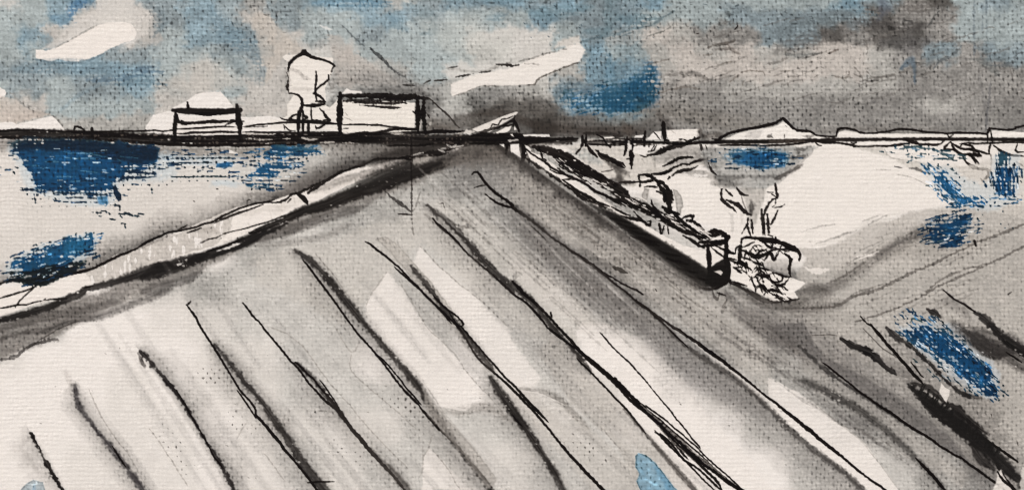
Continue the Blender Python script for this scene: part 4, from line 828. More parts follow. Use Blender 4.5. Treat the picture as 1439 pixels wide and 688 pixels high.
for s_ in ('G 430,445 475,425', 'G 600,478 630,482', 'G 670,475 700,485', 'G 420,380 450,378', 'G 600,545 625,550', 'G 635,660 680,668', 'G 590,625 620,632', 'G 540,372 580,378', 'G 780,500 810,515', 'G 820,540 850,548', 'G 950,605 970,615', 'G 380,335 480,325 560,335 640,335', 'G 640,345 700,375 780,395', 'G 740,390 790,420 810,390'):
    ink(bp, s_, 3, .8, C(58, 78, 90), 1.8)
wash(None, 'A32 540,0 640,-15 800,-10 900,80 980,200 960,310 880,290 640,110', C(190, 200, 205), .6, 3, 2, dry=.1)
wash(bp, 'A32 556,8 640,0 700,4 762,-6 810,55 880,130 940,175 965,300 915,285 830,225 700,130 600,70', C(20, 68, 112), .98, 1.3, 3, dry=.42, diag=(.76, .65))
wash(bp, 'A32 640,40 740,20 880,170 930,260 820,190', C(36, 92, 140), .35, 4, 3, dry=.2)
dots(bp, 'A32 560,30 640,100 800,220', 0, .5, C(26, 46, 64), .9, 4); dots(bp, 'A32 930,170 1000,270 960,310', 0, .6, C(26, 46, 64), .9, 4)
ink(bp, 'A32 980,265 1010,290', 2, .8, NAVY, 1.5); ink(bp, 'A31 600,665 610,650 650,668', 2.4, .8, C(50, 80, 92))

nv_ = C(22, 52, 84); mb_ = C(44, 98, 142); pl_ = C(186, 198, 204)
for a_ in ((100, 236, 92, 34, 1, 60, nv_), (112, 268, 60, 14, 1, 40, nv_), (215, 222, 50, 16, 1, 46, nv_), (290, 225, 60, 14, 0, 30, nv_), (375, 238, 48, 26, -2, 60, nv_), (400, 215, 44, 10, -3, 26, mb_),
           (72, 366, 66, 24, -17, 80, nv_), (90, 352, 50, 16, -17, 30, mb_), (1062, 223, 54, 15, 0, 46, nv_), (1328, 262, 34, 14, 42, 60, mb_), (1385, 282, 50, 8, -4, 34, mb_), (1290, 214, 60, 8, 6, 26, C(70, 92, 106)), (1412, 252, 18, 26, 80, 50, nv_), (1336, 322, 38, 22, -14, 80, nv_),
           (1330, 500, 76, 30, 42, 120, nv_), (1345, 500, 66, 22, 42, 50, mb_)):
    spray(bp, *a_)
for a_ in ((100, 240, 80, 30, 1, 24, pl_), (375, 238, 44, 22, 0, 16, pl_), (72, 362, 56, 20, -17, 30, pl_), (1062, 223, 46, 12, 0, 14, C(150, 160, 164)), (1328, 262, 30, 12, 42, 24, pl_), (1336, 320, 34, 18, -14, 24, C(180, 178, 172)), (1335, 498, 66, 26, 42, 50, pl_), (1412, 255, 14, 24, 80, 14, pl_)):
    spray(None, *a_, .75, 8, 1.5)
# ================================================================== THE PALE PLOUGHED FIELD
fw = 'field_wash'
lt = C(230, 221, 211)
# grey veils between the furrows
wash(fw, 'A11 150,345 330,320 480,250 640,225 760,150 900,180 1077,300 / A21 100,400 400,688 / A22 200,100 0,0 / A11 1077,688 700,330 560,470 460,590 380,688 150,560 0,500 0,380', C(198, 190, 178), .5, 8, 4, mot=.2)
wash('field_wash/pale_strip', 'A11 455,600 490,540 550,455 600,510 660,600 720,688 / A12 760,40 880,190 965,290 900,300 890,345 760,335 640,250 560,120 470,0', lt, .84, 2.2, 1.6)
wash('field_wash/pale_strip', 'A11 655,412 690,345 770,430 860,510 940,570 1060,688 / A22 0,60 120,220 80,268 0,255 / A12 1000,180 880,0 / A11 790,600 720,500', lt, .78, 2.6, 1.6)
wash('field_wash/pale_strip', 'A12 395,120 440,55 520,150 600,240 560,250 470,240 400,190', lt, .4, 2, 1.5)
wash('field_wash/pale_strip', 'A12 700,560 725,510 780,560 860,640 900,688 700,688', lt, .85, 1.5, 1.2)
wash('field_wash/pale_strip', 'A22 265,25 290,-10 400,-10 560,60 700,200 850,400 1000,560 1100,700 950,700 780,545 640,400 430,210 280,60', lt, .85, 3, 2)
wash('field_wash/pale_strip', 'A22 480,340 500,318 560,350 640,440 720,560 860,700 790,700 640,530', lt, .95, 1.2, .8)
wash('field_wash/pale_strip', 'A22 740,50 860,130 980,225 1090,310 / A32 170,440 340,575 500,700 400,700 280,580 150,470 0,345 / A22 1077,330 900,190', lt, .9, 1.2, .8)
wash('field_wash/pale_strip', 'A32 0,215 150,290 290,400 400,480 560,700 490,700 340,570 180,430 0,290', lt, .88, 1.5, 1)
wash('field_wash/pale_strip', 'P -110,520 40,500 150,450 260,400 262,430 330,560 420,688 440,760 -110,760', lt, .5, 12, 4, mot=.2)
ink(fw, 'A32 290,400 400,490 560,700', 1, .3, C(150, 142, 132)); ink(fw, 'A32 150,270 290,400 480,480 600,560', 1.2, .35, C(130, 122, 114))
# rims of dried washes
for s_ in ('A11 460,600 490,540 550,455', 'A11 600,490 660,590 720,688', 'A11 690,345 770,430 860,510 940,570 1060,688', 'A12 720,10 810,90 900,210 1000,320 1077,410', 'A12 330,0 400,110 440,55', 'A11 250,380 320,460 390,560', 'A02 370,260 450,420 540,540 620,680', 'A12 60,0 180,70 280,200 380,320 540,500 640,600',
           'A02 630,430 700,530 790,670', 'A12 30,530 120,650', 'A12 400,120 395,180 450,240 560,330 670,430', 'A12 750,530 800,590 860,688', 'A22 160,430 260,540', 'A22 370,420 460,520 530,600', 'A21 0,360 130,460 250,560 330,640', 'A12 720,260 790,360 900,500 1010,640', 'A12 700,500 700,600 680,640', 'A12 740,460 725,510 700,550', 'A02 1040,400 1000,470'):
    ink(fw, s_, 1.1, .38, C(140, 131, 121), 1.2)
# curved grey brush marks
brush(fw, 'A12 750,345 860,360 960,340 1077,400', [5, 12, 14, 8], .5, C(140, 132, 123), 4, .2); ink(fw, 'A12 750,328 880,350 910,300 970,290', [2, 2.4, 2, 3], .7, lt)
brush(fw, 'A22 10,262 110,272 200,310 260,370 320,430', [4, 9, 9, 9, 8], .55, C(112, 105, 97), 3, .1); brush(fw, 'A22 230,420 300,440 340,470', [6, 9, 5], .4, C(110, 103, 96), 4, .2)
wash(fw, 'A22 0,270 150,290 260,370 500,590 540,688 330,688 300,640 0,330', C(192, 184, 173), .55, 4, 2, mot=.25)
wash(fw, 'A22 180,40 280,130 480,350 640,530 780,688 540,688 420,470 250,330 100,100', C(182, 174, 163), .6, 3, 2, mot=.25)
ink(fw, 'A22 20,268 130,288 220,335', 1.2, .5, lt)

for k_ in range(90):                      # long veils dragged down the slope
    x_ = 120 + rng.rand() * 1050; y_ = 330 + rng.rand() * 330; g_ = 1.72 - x_ * .00098; L_ = 60 + rng.rand() * 170
    c_ = C(232, 225, 216) if rng.rand() < .5 else C(150, 145, 139)
    brush(fw, 'P %f,%f %f,%f %f,%f' % (x_, y_, x_ + L_ * .5, y_ + L_ * .5 * g_ * .96, x_ + L_, y_ + L_ * g_), [2 + rng.rand() * 4, 5 + rng.rand() * 11, 3 + rng.rand() * 6], .12 + .2 * rng.rand(), c_, 1.6 + rng.rand() * 4, 0, .5)

def furrow(dark, lines, w=7, a=.75, col=SOOT, fl=3, fr=10, fa=.35, soft=3):
    n = 'furrow'
    furrow.k += 1; nm = 'furrow#%d' % furrow.k
    if dark:
        fade(fw, dark, fl * 1.3, fr * 2.4, min(.8, fa * 1.75), C(128, 123, 117))
        brush(nm + '/shadow', dark, w, a * 1.15, col * .76, soft * .85, .06, .3, 1.5)
    for l_ in lines:
        s_, w_ = l_ if isinstance(l_, tuple) else (l_, 2.2)
        ink(nm, s_, np.atleast_1d(np.array(w_, float)) * .92, .97, INK, .5)
furrow.k = 0
furrow('A02 130,450 165,520 210,600 250,668 290,740', ['A02 130,450 160,500', 'A02 165,505 172,530'], [4, 3, 5, 5, 5], .9, C(40, 34, 30), 3, 8, .25, 1.6)
fade(fw, 'A02 125,470 90,510 160,600', 3, 10, .2)
furrow('A02 315,250 330,330 400,430 460,500 530,590 600,688 640,750', ['A02 470,505 530,590'], [7, 7, 6, 7, 7, 9, 9], .78, C(74, 68, 70), 8, 5, .4, 3.4)
brush(fw, 'A02 270,190 290,220 300,250', 8, .3, C(150, 140, 130), 4)
furrow('A02 590,105 650,170 720,255 800,370 870,490 940,600 985,690 1010,750', [('A02 740,270 800,370 870,490 940,600', 2)], [9, 6, 6, 3, 4, 6, 8, 8], .88, C(46, 40, 38), 14, 2, .4, 1.8)
brush(fw, 'A02 578,110 605,165', [4, 8], .85, C(52, 46, 42), 1.6)
furrow('A02 900,75 980,170 1030,240 1077,290 / A12 0,290 60,370 130,470 200,580 270,670 330,740', [('A01 785,592 820,640 / A02 840,0 900,90 960,190 1020,280 1077,352 / A12 0,372 100,490 180,590 260,690 300,740', [3.4, 3, 2.6, 2.6, 2.4, 2.4, 2.6, 4, 3, 3, 3]), ('A02 998,270 1077,385 / A12 0,375 60,440 105,490', 1.8)], [5, 7, 7, 7, 8, 9, 10, 12, 14, 14], .8, C(58, 52, 48), 9, 9, .42, 3)
ink(fw, 'A01 787,595 800,580', 4, .95); ink(fw, 'A12 110,500 115,515', 6, .9)
furrow('A12 170,155 250,230 330,340 380,395', [('A01 1025,585 1077,655 / A12 25,0 160,160 250,270 370,390 450,490 560,610 640,710', [3.2, 2.4, 2.4, 2.4, 2.8, 4, 6, 3.4, 3.4]), ('A12 165,150 240,225 330,330 380,400', [4, 2, 4, 5]), ('A12 268,225 320,300 380,400', 1.8)], [6, 6, 8, 5], .7, C(56, 50, 46), 3, 14, .3, 2.4)
brush(fw, 'A12 470,505 560,600 640,690', [4, 9, 14], .7, C(50, 44, 40), 3)
fade(fw, 'A12 300,300 450,490 640,690', 14, 10, .25)
furrow('A11 165,365 245,420 340,530 420,630 470,690 / A12 560,110 680,250 740,350 850,510 960,650 1010,720', [('A11 195,405 300,540 400,680 / A12 520,135 600,240 690,340', [3, 2.6, 2.4, 2.4, 2.6, 3]), ('A12 500,115 560,170 640,270 695,330', [2.4, 2, 2, 2]), ('A12 690,345 770,430 850,510 990,680', [6, 3, 3, 3])], [6, 9, 11, 9, 6, 8, 10, 9, 7, 7, 7], .8, C(52, 46, 42), 5, 9, .42, 3)
wash(fw, 'A12 700,260 790,370 940,540 1010,650 980,688 850,520 720,370', C(170, 162, 152), .65, 2.5, 1.2, mot=.2, rim=.15)
wash(fw, 'A11 505,318 545,305 600,340 660,410 740,500 830,620 880,688 820,688 740,590 650,480 560,370', C(184, 176, 165), .75, 1.6, 1.4, mot=.2, rim=.22)
brush(fw, 'A11 505,320 530,312 545,330', 4, .35, C(110, 103, 96), 1.5)
furrow('A11 650,430 720,510 780,600 850,680 / A12 1000,190', [('A11 458,325 560,400 640,478 760,600 850,688 / A12 940,140 1077,262 / A22 100,370 150,430 250,550 385,690 440,745', [3, 2.4, 2.2, 2.6, 2.4, 2.4, 3, 3, 2.6, 3.6, 4.2, 4]), ('A11 580,432 700,540 820,670', 2), ('A11 745,555 800,610 850,645 870,672 850,680 810,625', [3, 2.6, 2, 3, 2, 1.6]), ('A12 860,0 940,95 1077,245 / A22 100,350 150,405', [3, 2.4, 2.6, 4, 2])], [5, 6, 6, 8, 5], .75, C(54, 48, 44), 3, 8, .3, 2)
furrow('A12 985,215 1077,350 / A22 70,450 130,540 190,640 230,720', [('A22 0,370 40,420', 2.4)], [8, 14, 10, 8, 9, 9], .82, C(50, 44, 40), 6, 9, .4, 3.4)
brush(fw, 'A12 850,20 920,100 1000,190', [9, 12, 10], .4, C(100, 92, 85), 4)
furrow('A11 720,175 800,240 870,305 950,400 1020,470 1077,528 / A21 0,505 100,600 170,685 / A22 250,90 330,190', [('A11 740,228 810,295 900,385 980,455 1077,545 / A21 60,585 150,688', [4, 3, 2, 2.4, 2.6, 3, 3]), ('A21 0,495 150,640 / A22 200,10 300,120 420,230 520,330 650,430 780,560 960,690 1040,745', [5, 3, 3, 4, 4, 4, 4, 4, 4.6, 4.6]), ('A22 140,0 240,75 400,200 550,350 700,500 850,640 880,688', [3, 3, 3, 3.6, 3, 3.4, 3]),
        ('A22 270,135 360,225 470,340 560,450', [2, 2.2, 2.4, 2.4]), ('A22 600,445 660,480 720,560 780,600 880,690', [2, 3, 2.6, 2.4, 3]), ('A22 520,320 620,400 760,540 860,612', [4, 6, 7, 9]), ('A22 560,350 640,440 740,560', [3, 5, 3]), ('A22 430,215 500,290 560,340', [6, 3, 5])], [6, 8, 9, 10, 9, 10, 9, 7, 7, 5], .75, C(50, 44, 40), 3, 8, .4, 2.6)
ink(fw, 'A11 770,170 785,165 790,185', 1.4, .6); brush(fw, 'A11 820,245 860,265 925,268', [3, 3, 2.4], .7, C(80, 74, 68), 1); ink(fw, 'A21 160,625 165,645', 4, .95); ink(fw, 'A22 95,345 110,360', 3, .9)
for s_ in ('A22 560,330 700,440 860,590 960,680', 'A22 600,440 700,540 800,640 850,690', 'A22 500,300 640,410 780,530 900,640 990,700', 'A22 620,450 680,520 740,575'):
    ink('furrow#9', s_, 1.8, .95)
for s_ in ('A22 540,330 700,470 840,600', 'A22 590,400 690,500 800,600', 'A22 620,400 760,520 900,640'):
    ink('furrow#9', s_, 1.3, .5, C(190, 182, 172), 1.5)
brush(fw, 'A22 470,350 560,450 620,520 680,590 780,700', [3, 3, 6, 7, 8], .75, C(54, 48, 44), 2)
furrow('', [('A22 368,25 430,95 500,160 570,240 640,325 700,400 745,455 790,515', [2.2, 1.4, 2, 1.4, 1.4, 2, 1.6, 3])])
# the long line beside the road's right wall
wash('road_wash', 'A21 0,170 150,260 400,420 600,590 750,688 / A22 1077,280 / A32 0,-60 / A21 1077,640 800,540 500,350 0,0', C(186, 178, 167), .6, 10, 5, mot=.2)
for k_ in range(46):
    t_ = rng.rand(); x_ = 735 + t_ * 240; y_ = 258 + t_ * 135 + rng.rand() * 46 - 4; L_ = 14 + rng.rand() * 46
    brush('road_wash', 'P %f,%f %f,%f' % (x_, y_, x_ + L_, y_ + L_ * .70), 1.6 + rng.rand() * 2, .22 + .25 * rng.rand(), C(84, 77, 70) if rng.rand() < .62 else C(212, 204, 192), 1.2, .1, .3)
brush('road_wash', 'A21 60,180 160,260 280,350', [8, 12, 8], .35, C(210, 201, 188), 5)
wash(fw, 'A22 500,0 660,0 800,100 900,190 1077,340 1077,400 900,330 760,260 640,150', C(122, 117, 114), .62, 12, 4, mot=.25)
furrow('A21 0,172 100,250 170,310 270,380 380,465 500,565 600,640 / A22 700,60 800,130 900,195 1000,270 1077,345 / A32 150,485 300,600 420,705', [('A11 905,45 930,35 980,100 1077,172 / A21 0,180 100,255 180,320 260,372 380,462 500,560 600,640 / A22 740,90', [4, 3, 3, 4, 4, 3, 2.4, 3, 2.4, 2.4, 2.4, 1.6]), ('A21 255,365 420,480 500,522 550,548', [2, 2, 2, 4]), ('A11 965,130 1020,170 1077,185', [3, 2.4, 5]), ('A11 915,100 960,93', 1.6), ('A21 80,260 140,322', 1.4),
        ('A21 520,575 640,660 700,700 / A22 740,45 850,122 980,222 1077,300 / A32 170,432 340,572 500,695 560,740', [3, 3, 4, 3.4, 5, 3, 2.6, 5, 3, 2.8, 2.8]), ('A22 740,40 790,80 850,120', [2, 4, 6])], [6, 7, 5, 3, 5, 5, 4, 5, 7, 6, 6, 6, 7, 9, 9], .62, C(72, 66, 62), 1.5, 14, .42, 3)
wash(fw, 'A21 30,190 300,405 500,580 650,688 440,688 250,540 40,330', C(112, 106, 101), .6, 16, 4, mot=.3)
wash(fw, 'A21 0,380 150,470 330,640 420,688 300,688 150,600 0,450', C(212, 203, 192), .5, 8, 4)
ink(fw, 'A21 425,435 460,448 485,460', [7, 8, 2], .85, C(60, 54, 48), .6); ink(fw, 'A21 605,528 608,534', 2.4, .9)
for k_ in range(70):
    t_ = rng.rand(); x_ = 560 + t_ * 330 + rng.rand() * 60; y_ = 225 + t_ * 190 + rng.rand() * 90; L_ = 25 + rng.rand() * 70
    brush(fw, 'P %f,%f %f,%f' % (x_, y_, x_ + L_, y_ + L_ * .92), 1.4 + rng.rand() * 2.4, .16 + .2 * rng.rand(), C(96, 90, 84) if rng.rand() < .6 else C(218, 211, 202), 1.2, .1, .3)
for k_ in range(40):
    x_ = 960 + rng.rand() * 260; y_ = 395 + (x_ - 960) * .62 + rng.rand() * 70; L_ = 25 + rng.rand() * 70
    brush('ground_wash', 'P %f,%f %f,%f' % (x_, y_, x_ + L_, y_ + L_ * .7), 1.6 + rng.rand() * 3, .2 + .2 * rng.rand(), C(84, 79, 75) if rng.rand() < .65 else C(206, 199, 190), 1.6, .1, .3)
ink('road_wash', 'A21 470,360 600,440 720,545', 1.2, .35, C(90, 84, 78))

# ================================================================== LOWER RIGHT
dk = C(36, 32, 30)
wash('ground_wash', 'A32 150,-20 200,80 240,130 400,210 530,285 650,370 760,460 840,560 860,600 700,480 550,385 400,290 250,190 60,60 0,0', C(112, 107, 103), .8, 2.4, 1.4, mot=.18, rim=.1)
wash('ground_wash', 'A32 80,60 300,220 480,330 720,520 840,620 820,688 640,560 450,400 200,260', C(168, 160, 150), .55, 8, 4, mot=.2)
brush('ground_wash', 'P 1035,415 1120,465 1230,545 1330,610 1439,700', [16, 44, 40, 46, 30], .5, C(98, 93, 89), 14)
brush('ground_wash', 'P 1250,470 1340,560 1450,680', [20, 50, 40], .4, C(110, 105, 100), 16, .2)
brush('ground_wash', 'A22 960,-60 1077,20 / A32 100,80 200,140', [24, 26, 20, 10], .65, C(92, 86, 82), 10)
furrow('A32 130,80 250,190 400,290 550,390 640,450', [('A32 230,150 400,285 550,388 720,500 850,580 1000,688', [2, 2.4, 3.4, 2.8, 2.8, 2.8])], [3, 6, 4, 6, 3], .7, C(62, 58, 55), 3, 4, .3, 2)
furrow('A32 130,225 200,250 350,330 430,385 500,440 620,550 700,640 760,710', [('A32 620,550 680,615 755,700', [3, 4, 4])], [8, 12, 10, 12, 8, 6, 7, 6], .6, C(66, 62, 58), 6, 6, .35, 4)
furrow('A32 310,52 360,85 430,110 480,160 540,205', [], [6, 9, 11, 8, 8], .9, dk, 3, 4, .2, 1.4)
brush('ground_wash', 'A32 460,130 560,190 620,230 680,300', [14, 20, 22, 14], .5, C(92, 86, 82), 6, .2)
furrow('', [('A32 430,-10 480,48 570,150 650,240', [4, 4, 3.6, 5]), ('A32 600,150 655,215', 2), ('A31 390,640 420,670 450,690', [2.4, 2, 3])])
furrow('A32 590,245 660,310 740,370 820,420 890,480 950,540', [('A32 850,440 930,485 990,525 1050,572', [5, 3, 3, 4.6]), ('A32 950,560 1000,640 1040,688', [4, 3, 4])], [6, 16, 24, 26, 22, 12], .9, C(40, 36, 34), 3, 5, .3, 2)
brush('ground_wash', 'A32 880,500 960,560 1010,600 1065,648', [10, 18, 14, 8], .8, C(56, 52, 50), 3); brush('ground_wash', 'A32 860,500 900,560 950,600', [14, 16, 8], .93, C(32, 28, 26), 2)
brush('furrow#15/shadow', 'A32 600,250 680,330 760,385 850,450 920,510 990,580 1077,670 1150,740', [6, 14, 22, 24, 20, 15, 12, 10], .93, C(34, 31, 29), 3, 0, .25, 2.4)
for k_ in range(26):
    t_ = rng.rand(); x_ = 1290 + t_ * 110; y_ = 552 + t_ * 92 - 6
    ink('ground_wash', 'P %f,%f %f,%f' % (x_, y_ + 4, x_ + 3 + rng.rand() * 5, y_ - 5 - rng.rand() * 5), 2.4, .9, C(30, 27, 25), 1)
brush('ground_wash', 'A32 600,240 680,260 760,330 800,345 850,400 920,450', [4, 8, 6, 10, 8, 6], .9, C(32, 28, 26), 1.6)
furrow('A32 500,5 530,40 590,75 650,130 720,200 790,265 850,298', [], [8, 9, 5, 5, 5, 5, 9], .85, C(50, 46, 44), 2, 3, .2, 1.5)
ink('ground_wash', 'A32 180,38 290,40', 1.4, .4); ink('ground_wash', 'A32 400,10 480,90 560,140', 1.1, .45); brush('ground_wash', 'A32 820,290 900,300', [6, 4], .7, dk, 2, .4)
furrow('A32 820,15 900,70 960,105 1040,110', [], [8, 22, 24, 10], .85, C(56, 51, 48), 3, 4, .3, 3)
brush('ground_wash', 'A32 780,-10 900,60 1000,90 1077,140 1200,200', [16, 34, 40, 34, 30], .75, C(62, 57, 54), 5, .05, .4)
furrow('A32 930,-10 1000,55 1060,95 1120,140', [('A32 1000,110 1070,155', 2)], [10, 13, 15, 12], .92, C(40, 36, 34), 3, 4, .2, 2)
brush('ground_wash', 'A32 690,0 760,20 830,60', [6, 12, 10], .4, C(100, 94, 90), 5)
furrow('A31 670,612 700,625 725,645', [], [9, 9, 5], .9, C(50, 45, 43), 2, 2, .2, 1.4)
furrow('A31 870,625 910,650 960,700', [('A31 740,530 790,570 870,620', [3, 2, 3])], [9, 11, 12], .9, C(50, 45, 43), 2, 2, .2, 2)
brush('ground_wash', 'A31 730,580 800,590 850,660', [8, 14, 10], .4, C(96, 90, 86), 5); brush('ground_wash', 'A32 1020,40 1077,80 1200,160', [8, 12, 14], .4, C(100, 94, 90), 6)
wash('ground_wash', 'A32 722,275 730,240 745,258 766,268 762,290 750,320 735,300', C(222, 213, 202), .95, .8, .4); wash('ground_wash', 'A32 940,700 960,650 965,618 980,602 990,625 1010,660 1045,700', C(226, 217, 206), .9, 1, .6)
ink('ground_wash', 'A32 965,610 1000,655 1035,690', [3, 3, 4], .95); wash('ground_wash', 'A32 1060,688 1070,590 1090,600 1090,688', C(216, 207, 196), .8, 1); ink('ground_wash', 'A32 938,370 942,382', 2, .7)
ink('ground_wash', 'A32 1048,480 1052,500', 1.3, .5)
# blue drops at the bottom
wash(bp, 'A22 518,545 530,530 560,540 600,570 640,620 700,700 720,760 540,760 545,700 522,650 535,620 518,590', C(122, 162, 182), .92, .9, .8, rim=.55, mot=.15)
brush(bp, 'A22 600,590 650,660 690,740', [5, 9, 10], .5, C(62, 118, 152), 3); brush(bp, 'A22 545,600 560,640', 5, .3, C(90, 140, 168), 2)
wash(bp, 'A02 75,700 110,660 140,643 180,655 192,700 190,760 90,760', C(172, 184, 187), .85, 1, .8, rim=.35); brush(bp, 'A02 145,660 145,700', [3, 5], .4, C(70, 116, 150), 2)
ink(fw, 'A12 265,355 300,355', 1, .35); ink(fw, 'A12 220,655 300,650 330,650', [3, 2, 1.5], .85); dots(fw, 'A12 240,360 300,370', 0, .4, C(90, 84, 78), .6, 4)
for s_, r_ in (('A02 850,200 910,210', .45), ('A02 700,440 800,600', .25), ('A02 980,390 1060,420', .3), ('A12 500,280 640,360 700,420', .28), ('A12 330,500 450,560', .3), ('A12 640,330 720,360', .35), ('A01 800,240 1000,330', .2), ('A21 730,600 850,640', .25), ('A22 250,480 400,560', .3)):
    dots(fw, s_, 0, r_, C(110, 102, 94), .6, 16)
# flecks
for k_ in range(90):
    x_ = rng.rand() * 1439; y_ = 330 + rng.rand() * 350
    ink(None, 'P %f,%f %f,%f' % (x_, y_, x_ + rng.rand() * 2, y_ + rng.rand()), 1.2 + rng.rand() * .6, .35, C(90, 82, 74), 1)
for k_ in range(260):
    x_ = rng.rand() * 1439; y_ = rng.rand() * 170
    v_ = box(x_, y_, x_ + 1, y_ + 1); l_ = IMG[v_].mean()
    if l_ < .74 and OWN[v_][0, 0] == pid(sk):
        ink(None, 'P %f,%f %f,%f' % (x_, y_, x_ + rng.rand() * 4, y_ + rng.rand() * 2 - .5), 1.3 + rng.rand() * .9, .55, IMG[v_].reshape(-1, 3)[0] * .55, 1)
        ink(None, 'P %f,%f %f,%f' % (x_ + 5, y_ + 4, x_ + 9, y_ + 3.5), 1.4, .4, np.clip(IMG[v_].reshape(-1, 3)[0] * 1.18, 0, 1), 1)
# ------------------------------------------------------------------ pigment settling into the cloth
skyc = (OWN == pid('sky_wash')) | (Y < -5)
l_ = IMG.mean(2)
IMG = np.where(skyc[..., None], l_[..., None] * np.array((1.0, .995, .975), np.float32) * .17 + IMG * .83, IMG)
lf = (skyc * sstep(820, 560, X) * sstep(172, 140, Y) * .22)[..., None]
IMG = IMG * (1 - lf) + C(188, 192, 188) * lf
nb = (OWN != pid('blue_patch')) & ~skyc
l2 = IMG.mean(2)[..., None] * np.array((1.022, 1.0, .972), np.float32)
IMG = np.where(nb[..., None], IMG * .72 + l2 * .28, IMG)
lum = IMG.mean(2)
del l_
q = np.clip((PAPER - lum) / .30, 0, 1) * sstep(.10, .30, lum)
spk = sstep(.55, .9, fbm(X / 1.25, Y, 4.2, 401, 1)) * np.clip(.6 + 1.6 * fbm(X, Y, 30, 405, 3), 0, 1.3)
spl = sstep(.5, .9, fbm(X / 1.8, Y, 3.6, 411, 1)) * np.clip(.6 + 1.6 * fbm(X, Y, 26, 415, 3), 0, 1.3)
grain = 1 - q ** 1.25 * ((.22 + .08 * (Y < 195)) * pit + .17 * spk * (Y < 200) + .10 * spk - .10 * spl - .03 * np.clip(WN, -1.5, 1.5) + .10 * N2) - .014 * N5 - .012 * NH
grain += q * .07 * sstep(.6, 1.8, WN + .5 * N5)
IMG *= grain[..., None]
bm = (OWN == pid('blue_patch')) & (Y > 190)
bl = np.where(bm, .10 * N2 + .14 * N5 - .10 * pit + .16 * spl + .05 * NH, 0)
IMG *= (1 + bl)[..., None]
bm2 = OWN == pid('blue_patch')
IMG = np.where(bm2[..., None], (IMG * .80 + .06 * IMG.mean(2)[..., None]) * (1 - np.array((.15, 0, .03), np.float32) * sstep(.52, .34, IMG.mean(2))[..., None]) + (.10 * sstep(.40, .55, IMG.mean(2)))[..., None], IMG)
IMG = IMG + .07 * (IMG - .62)
IMG = np.clip(IMG, .02, .93)
LIN = np.where(IMG <= .04045, IMG / 12.92, ((IMG + .055) / 1.055) ** 2.4).astype(np.float32)

# ------------------------------------------------------------------ materials
def canvas_material(name, rough, spec):
    m = bpy.data.materials.new(name); m.use_nodes = True; t = m.node_tree; b = t.nodes['Principled BSDF']
    at = t.nodes.new('ShaderNodeAttribute'); at.attribute_name = 'pigment'
    tc = t.nodes.new('ShaderNodeTexCoord')
    n1 = t.nodes.new('ShaderNodeTexNoise'); n1.inputs['Scale'].default_value = 900; n1.inputs['Detail'].default_value = 3
    n2 = t.nodes.new('ShaderNodeTexNoise'); n2.inputs['Scale'].default_value = 2400; n2.inputs['Detail'].default_value = 1
    mr = t.nodes.new('ShaderNodeMapRange'); mr.inputs[1].default_value = .3; mr.inputs[2].default_value = .7; mr.inputs[3].default_value = .95; mr.inputs[4].default_value = 1.04
    mx = t.nodes.new('ShaderNodeVectorMath'); mx.operation = 'SCALE'
    t.links.new(tc.outputs['Object'], n1.inputs[0]); t.links.new(tc.outputs['Object'], n2.inputs[0])
    t.links.new(n1.outputs[0], mr.inputs[0]); t.links.new(at.outputs['Color'], mx.inputs[0]); t.links.new(mr.outputs[0], mx.inputs['Scale'])
    t.links.new(mx.outputs[0], b.inputs['Base Color'])
    bp_ = t.nodes.new('ShaderNodeBump'); bp_.inputs['Strength'].default_value = .25; bp_.inputs['Distance'].default_value = .0002
    t.links.new(n2.outputs[0], bp_.inputs['Height']); t.links.new(bp_.outputs[0], b.inputs['Normal'])
    b.inputs['Roughness'].default_value = rough; b.inputs['Specular IOR Level'].default_value = spec
    return m
def plain_material(name, c1, c2, scale, rough=.8, bump=.3):
    m = bpy.data.materials.new(name); m.use_nodes = True; t = m.node_tree; b = t.nodes['Principled BSDF']
    tc = t.nodes.new('ShaderNodeTexCoord'); n = t.nodes.new('ShaderNodeTexNoise'); n.inputs['Scale'].default_value = scale; n.inputs['Detail'].default_value = 6
    r = t.nodes.new('ShaderNodeValToRGB'); r.color_ramp.elements[0].color = (*c1, 1); r.color_ramp.elements[1].color = (*c2, 1)
    r.color_ramp.elements[0].position = .35; r.color_ramp.elements[1].position = .65
    u = t.nodes.new('ShaderNodeBump'); u.inputs['Strength'].default_value = bump; u.inputs['Distance'].default_value = .004
    t.links.new(tc.outputs['Object'], n.inputs[0]); t.links.new(n.outputs[0], r.inputs[0]); t.links.new(r.outputs[0], b.inputs['Base Color'])
    t.links.new(n.outputs[0], u.inputs['Height']); t.links.new(u.outputs[0], b.inputs['Normal']); b.inputs['Roughness'].default_value = rough
    return m
M_WASH = canvas_material('watercolour_on_canvas', .8, .12)
M_INK = canvas_material('ink_on_canvas', .65, .10)
M_BLUE = canvas_material('blue_acrylic', .5, .18)
M_WOOD = plain_material('pine_stretcher', (.42, .29, .16), (.55, .40, .24), 30)
M_WALL = plain_material('lime_plaster', (.52, .49, .44), (.60, .57, .52), 9)
M_FLOOR = plain_material('stone_paving', (.20, .19, .17), (.30, .28, .26), 5)

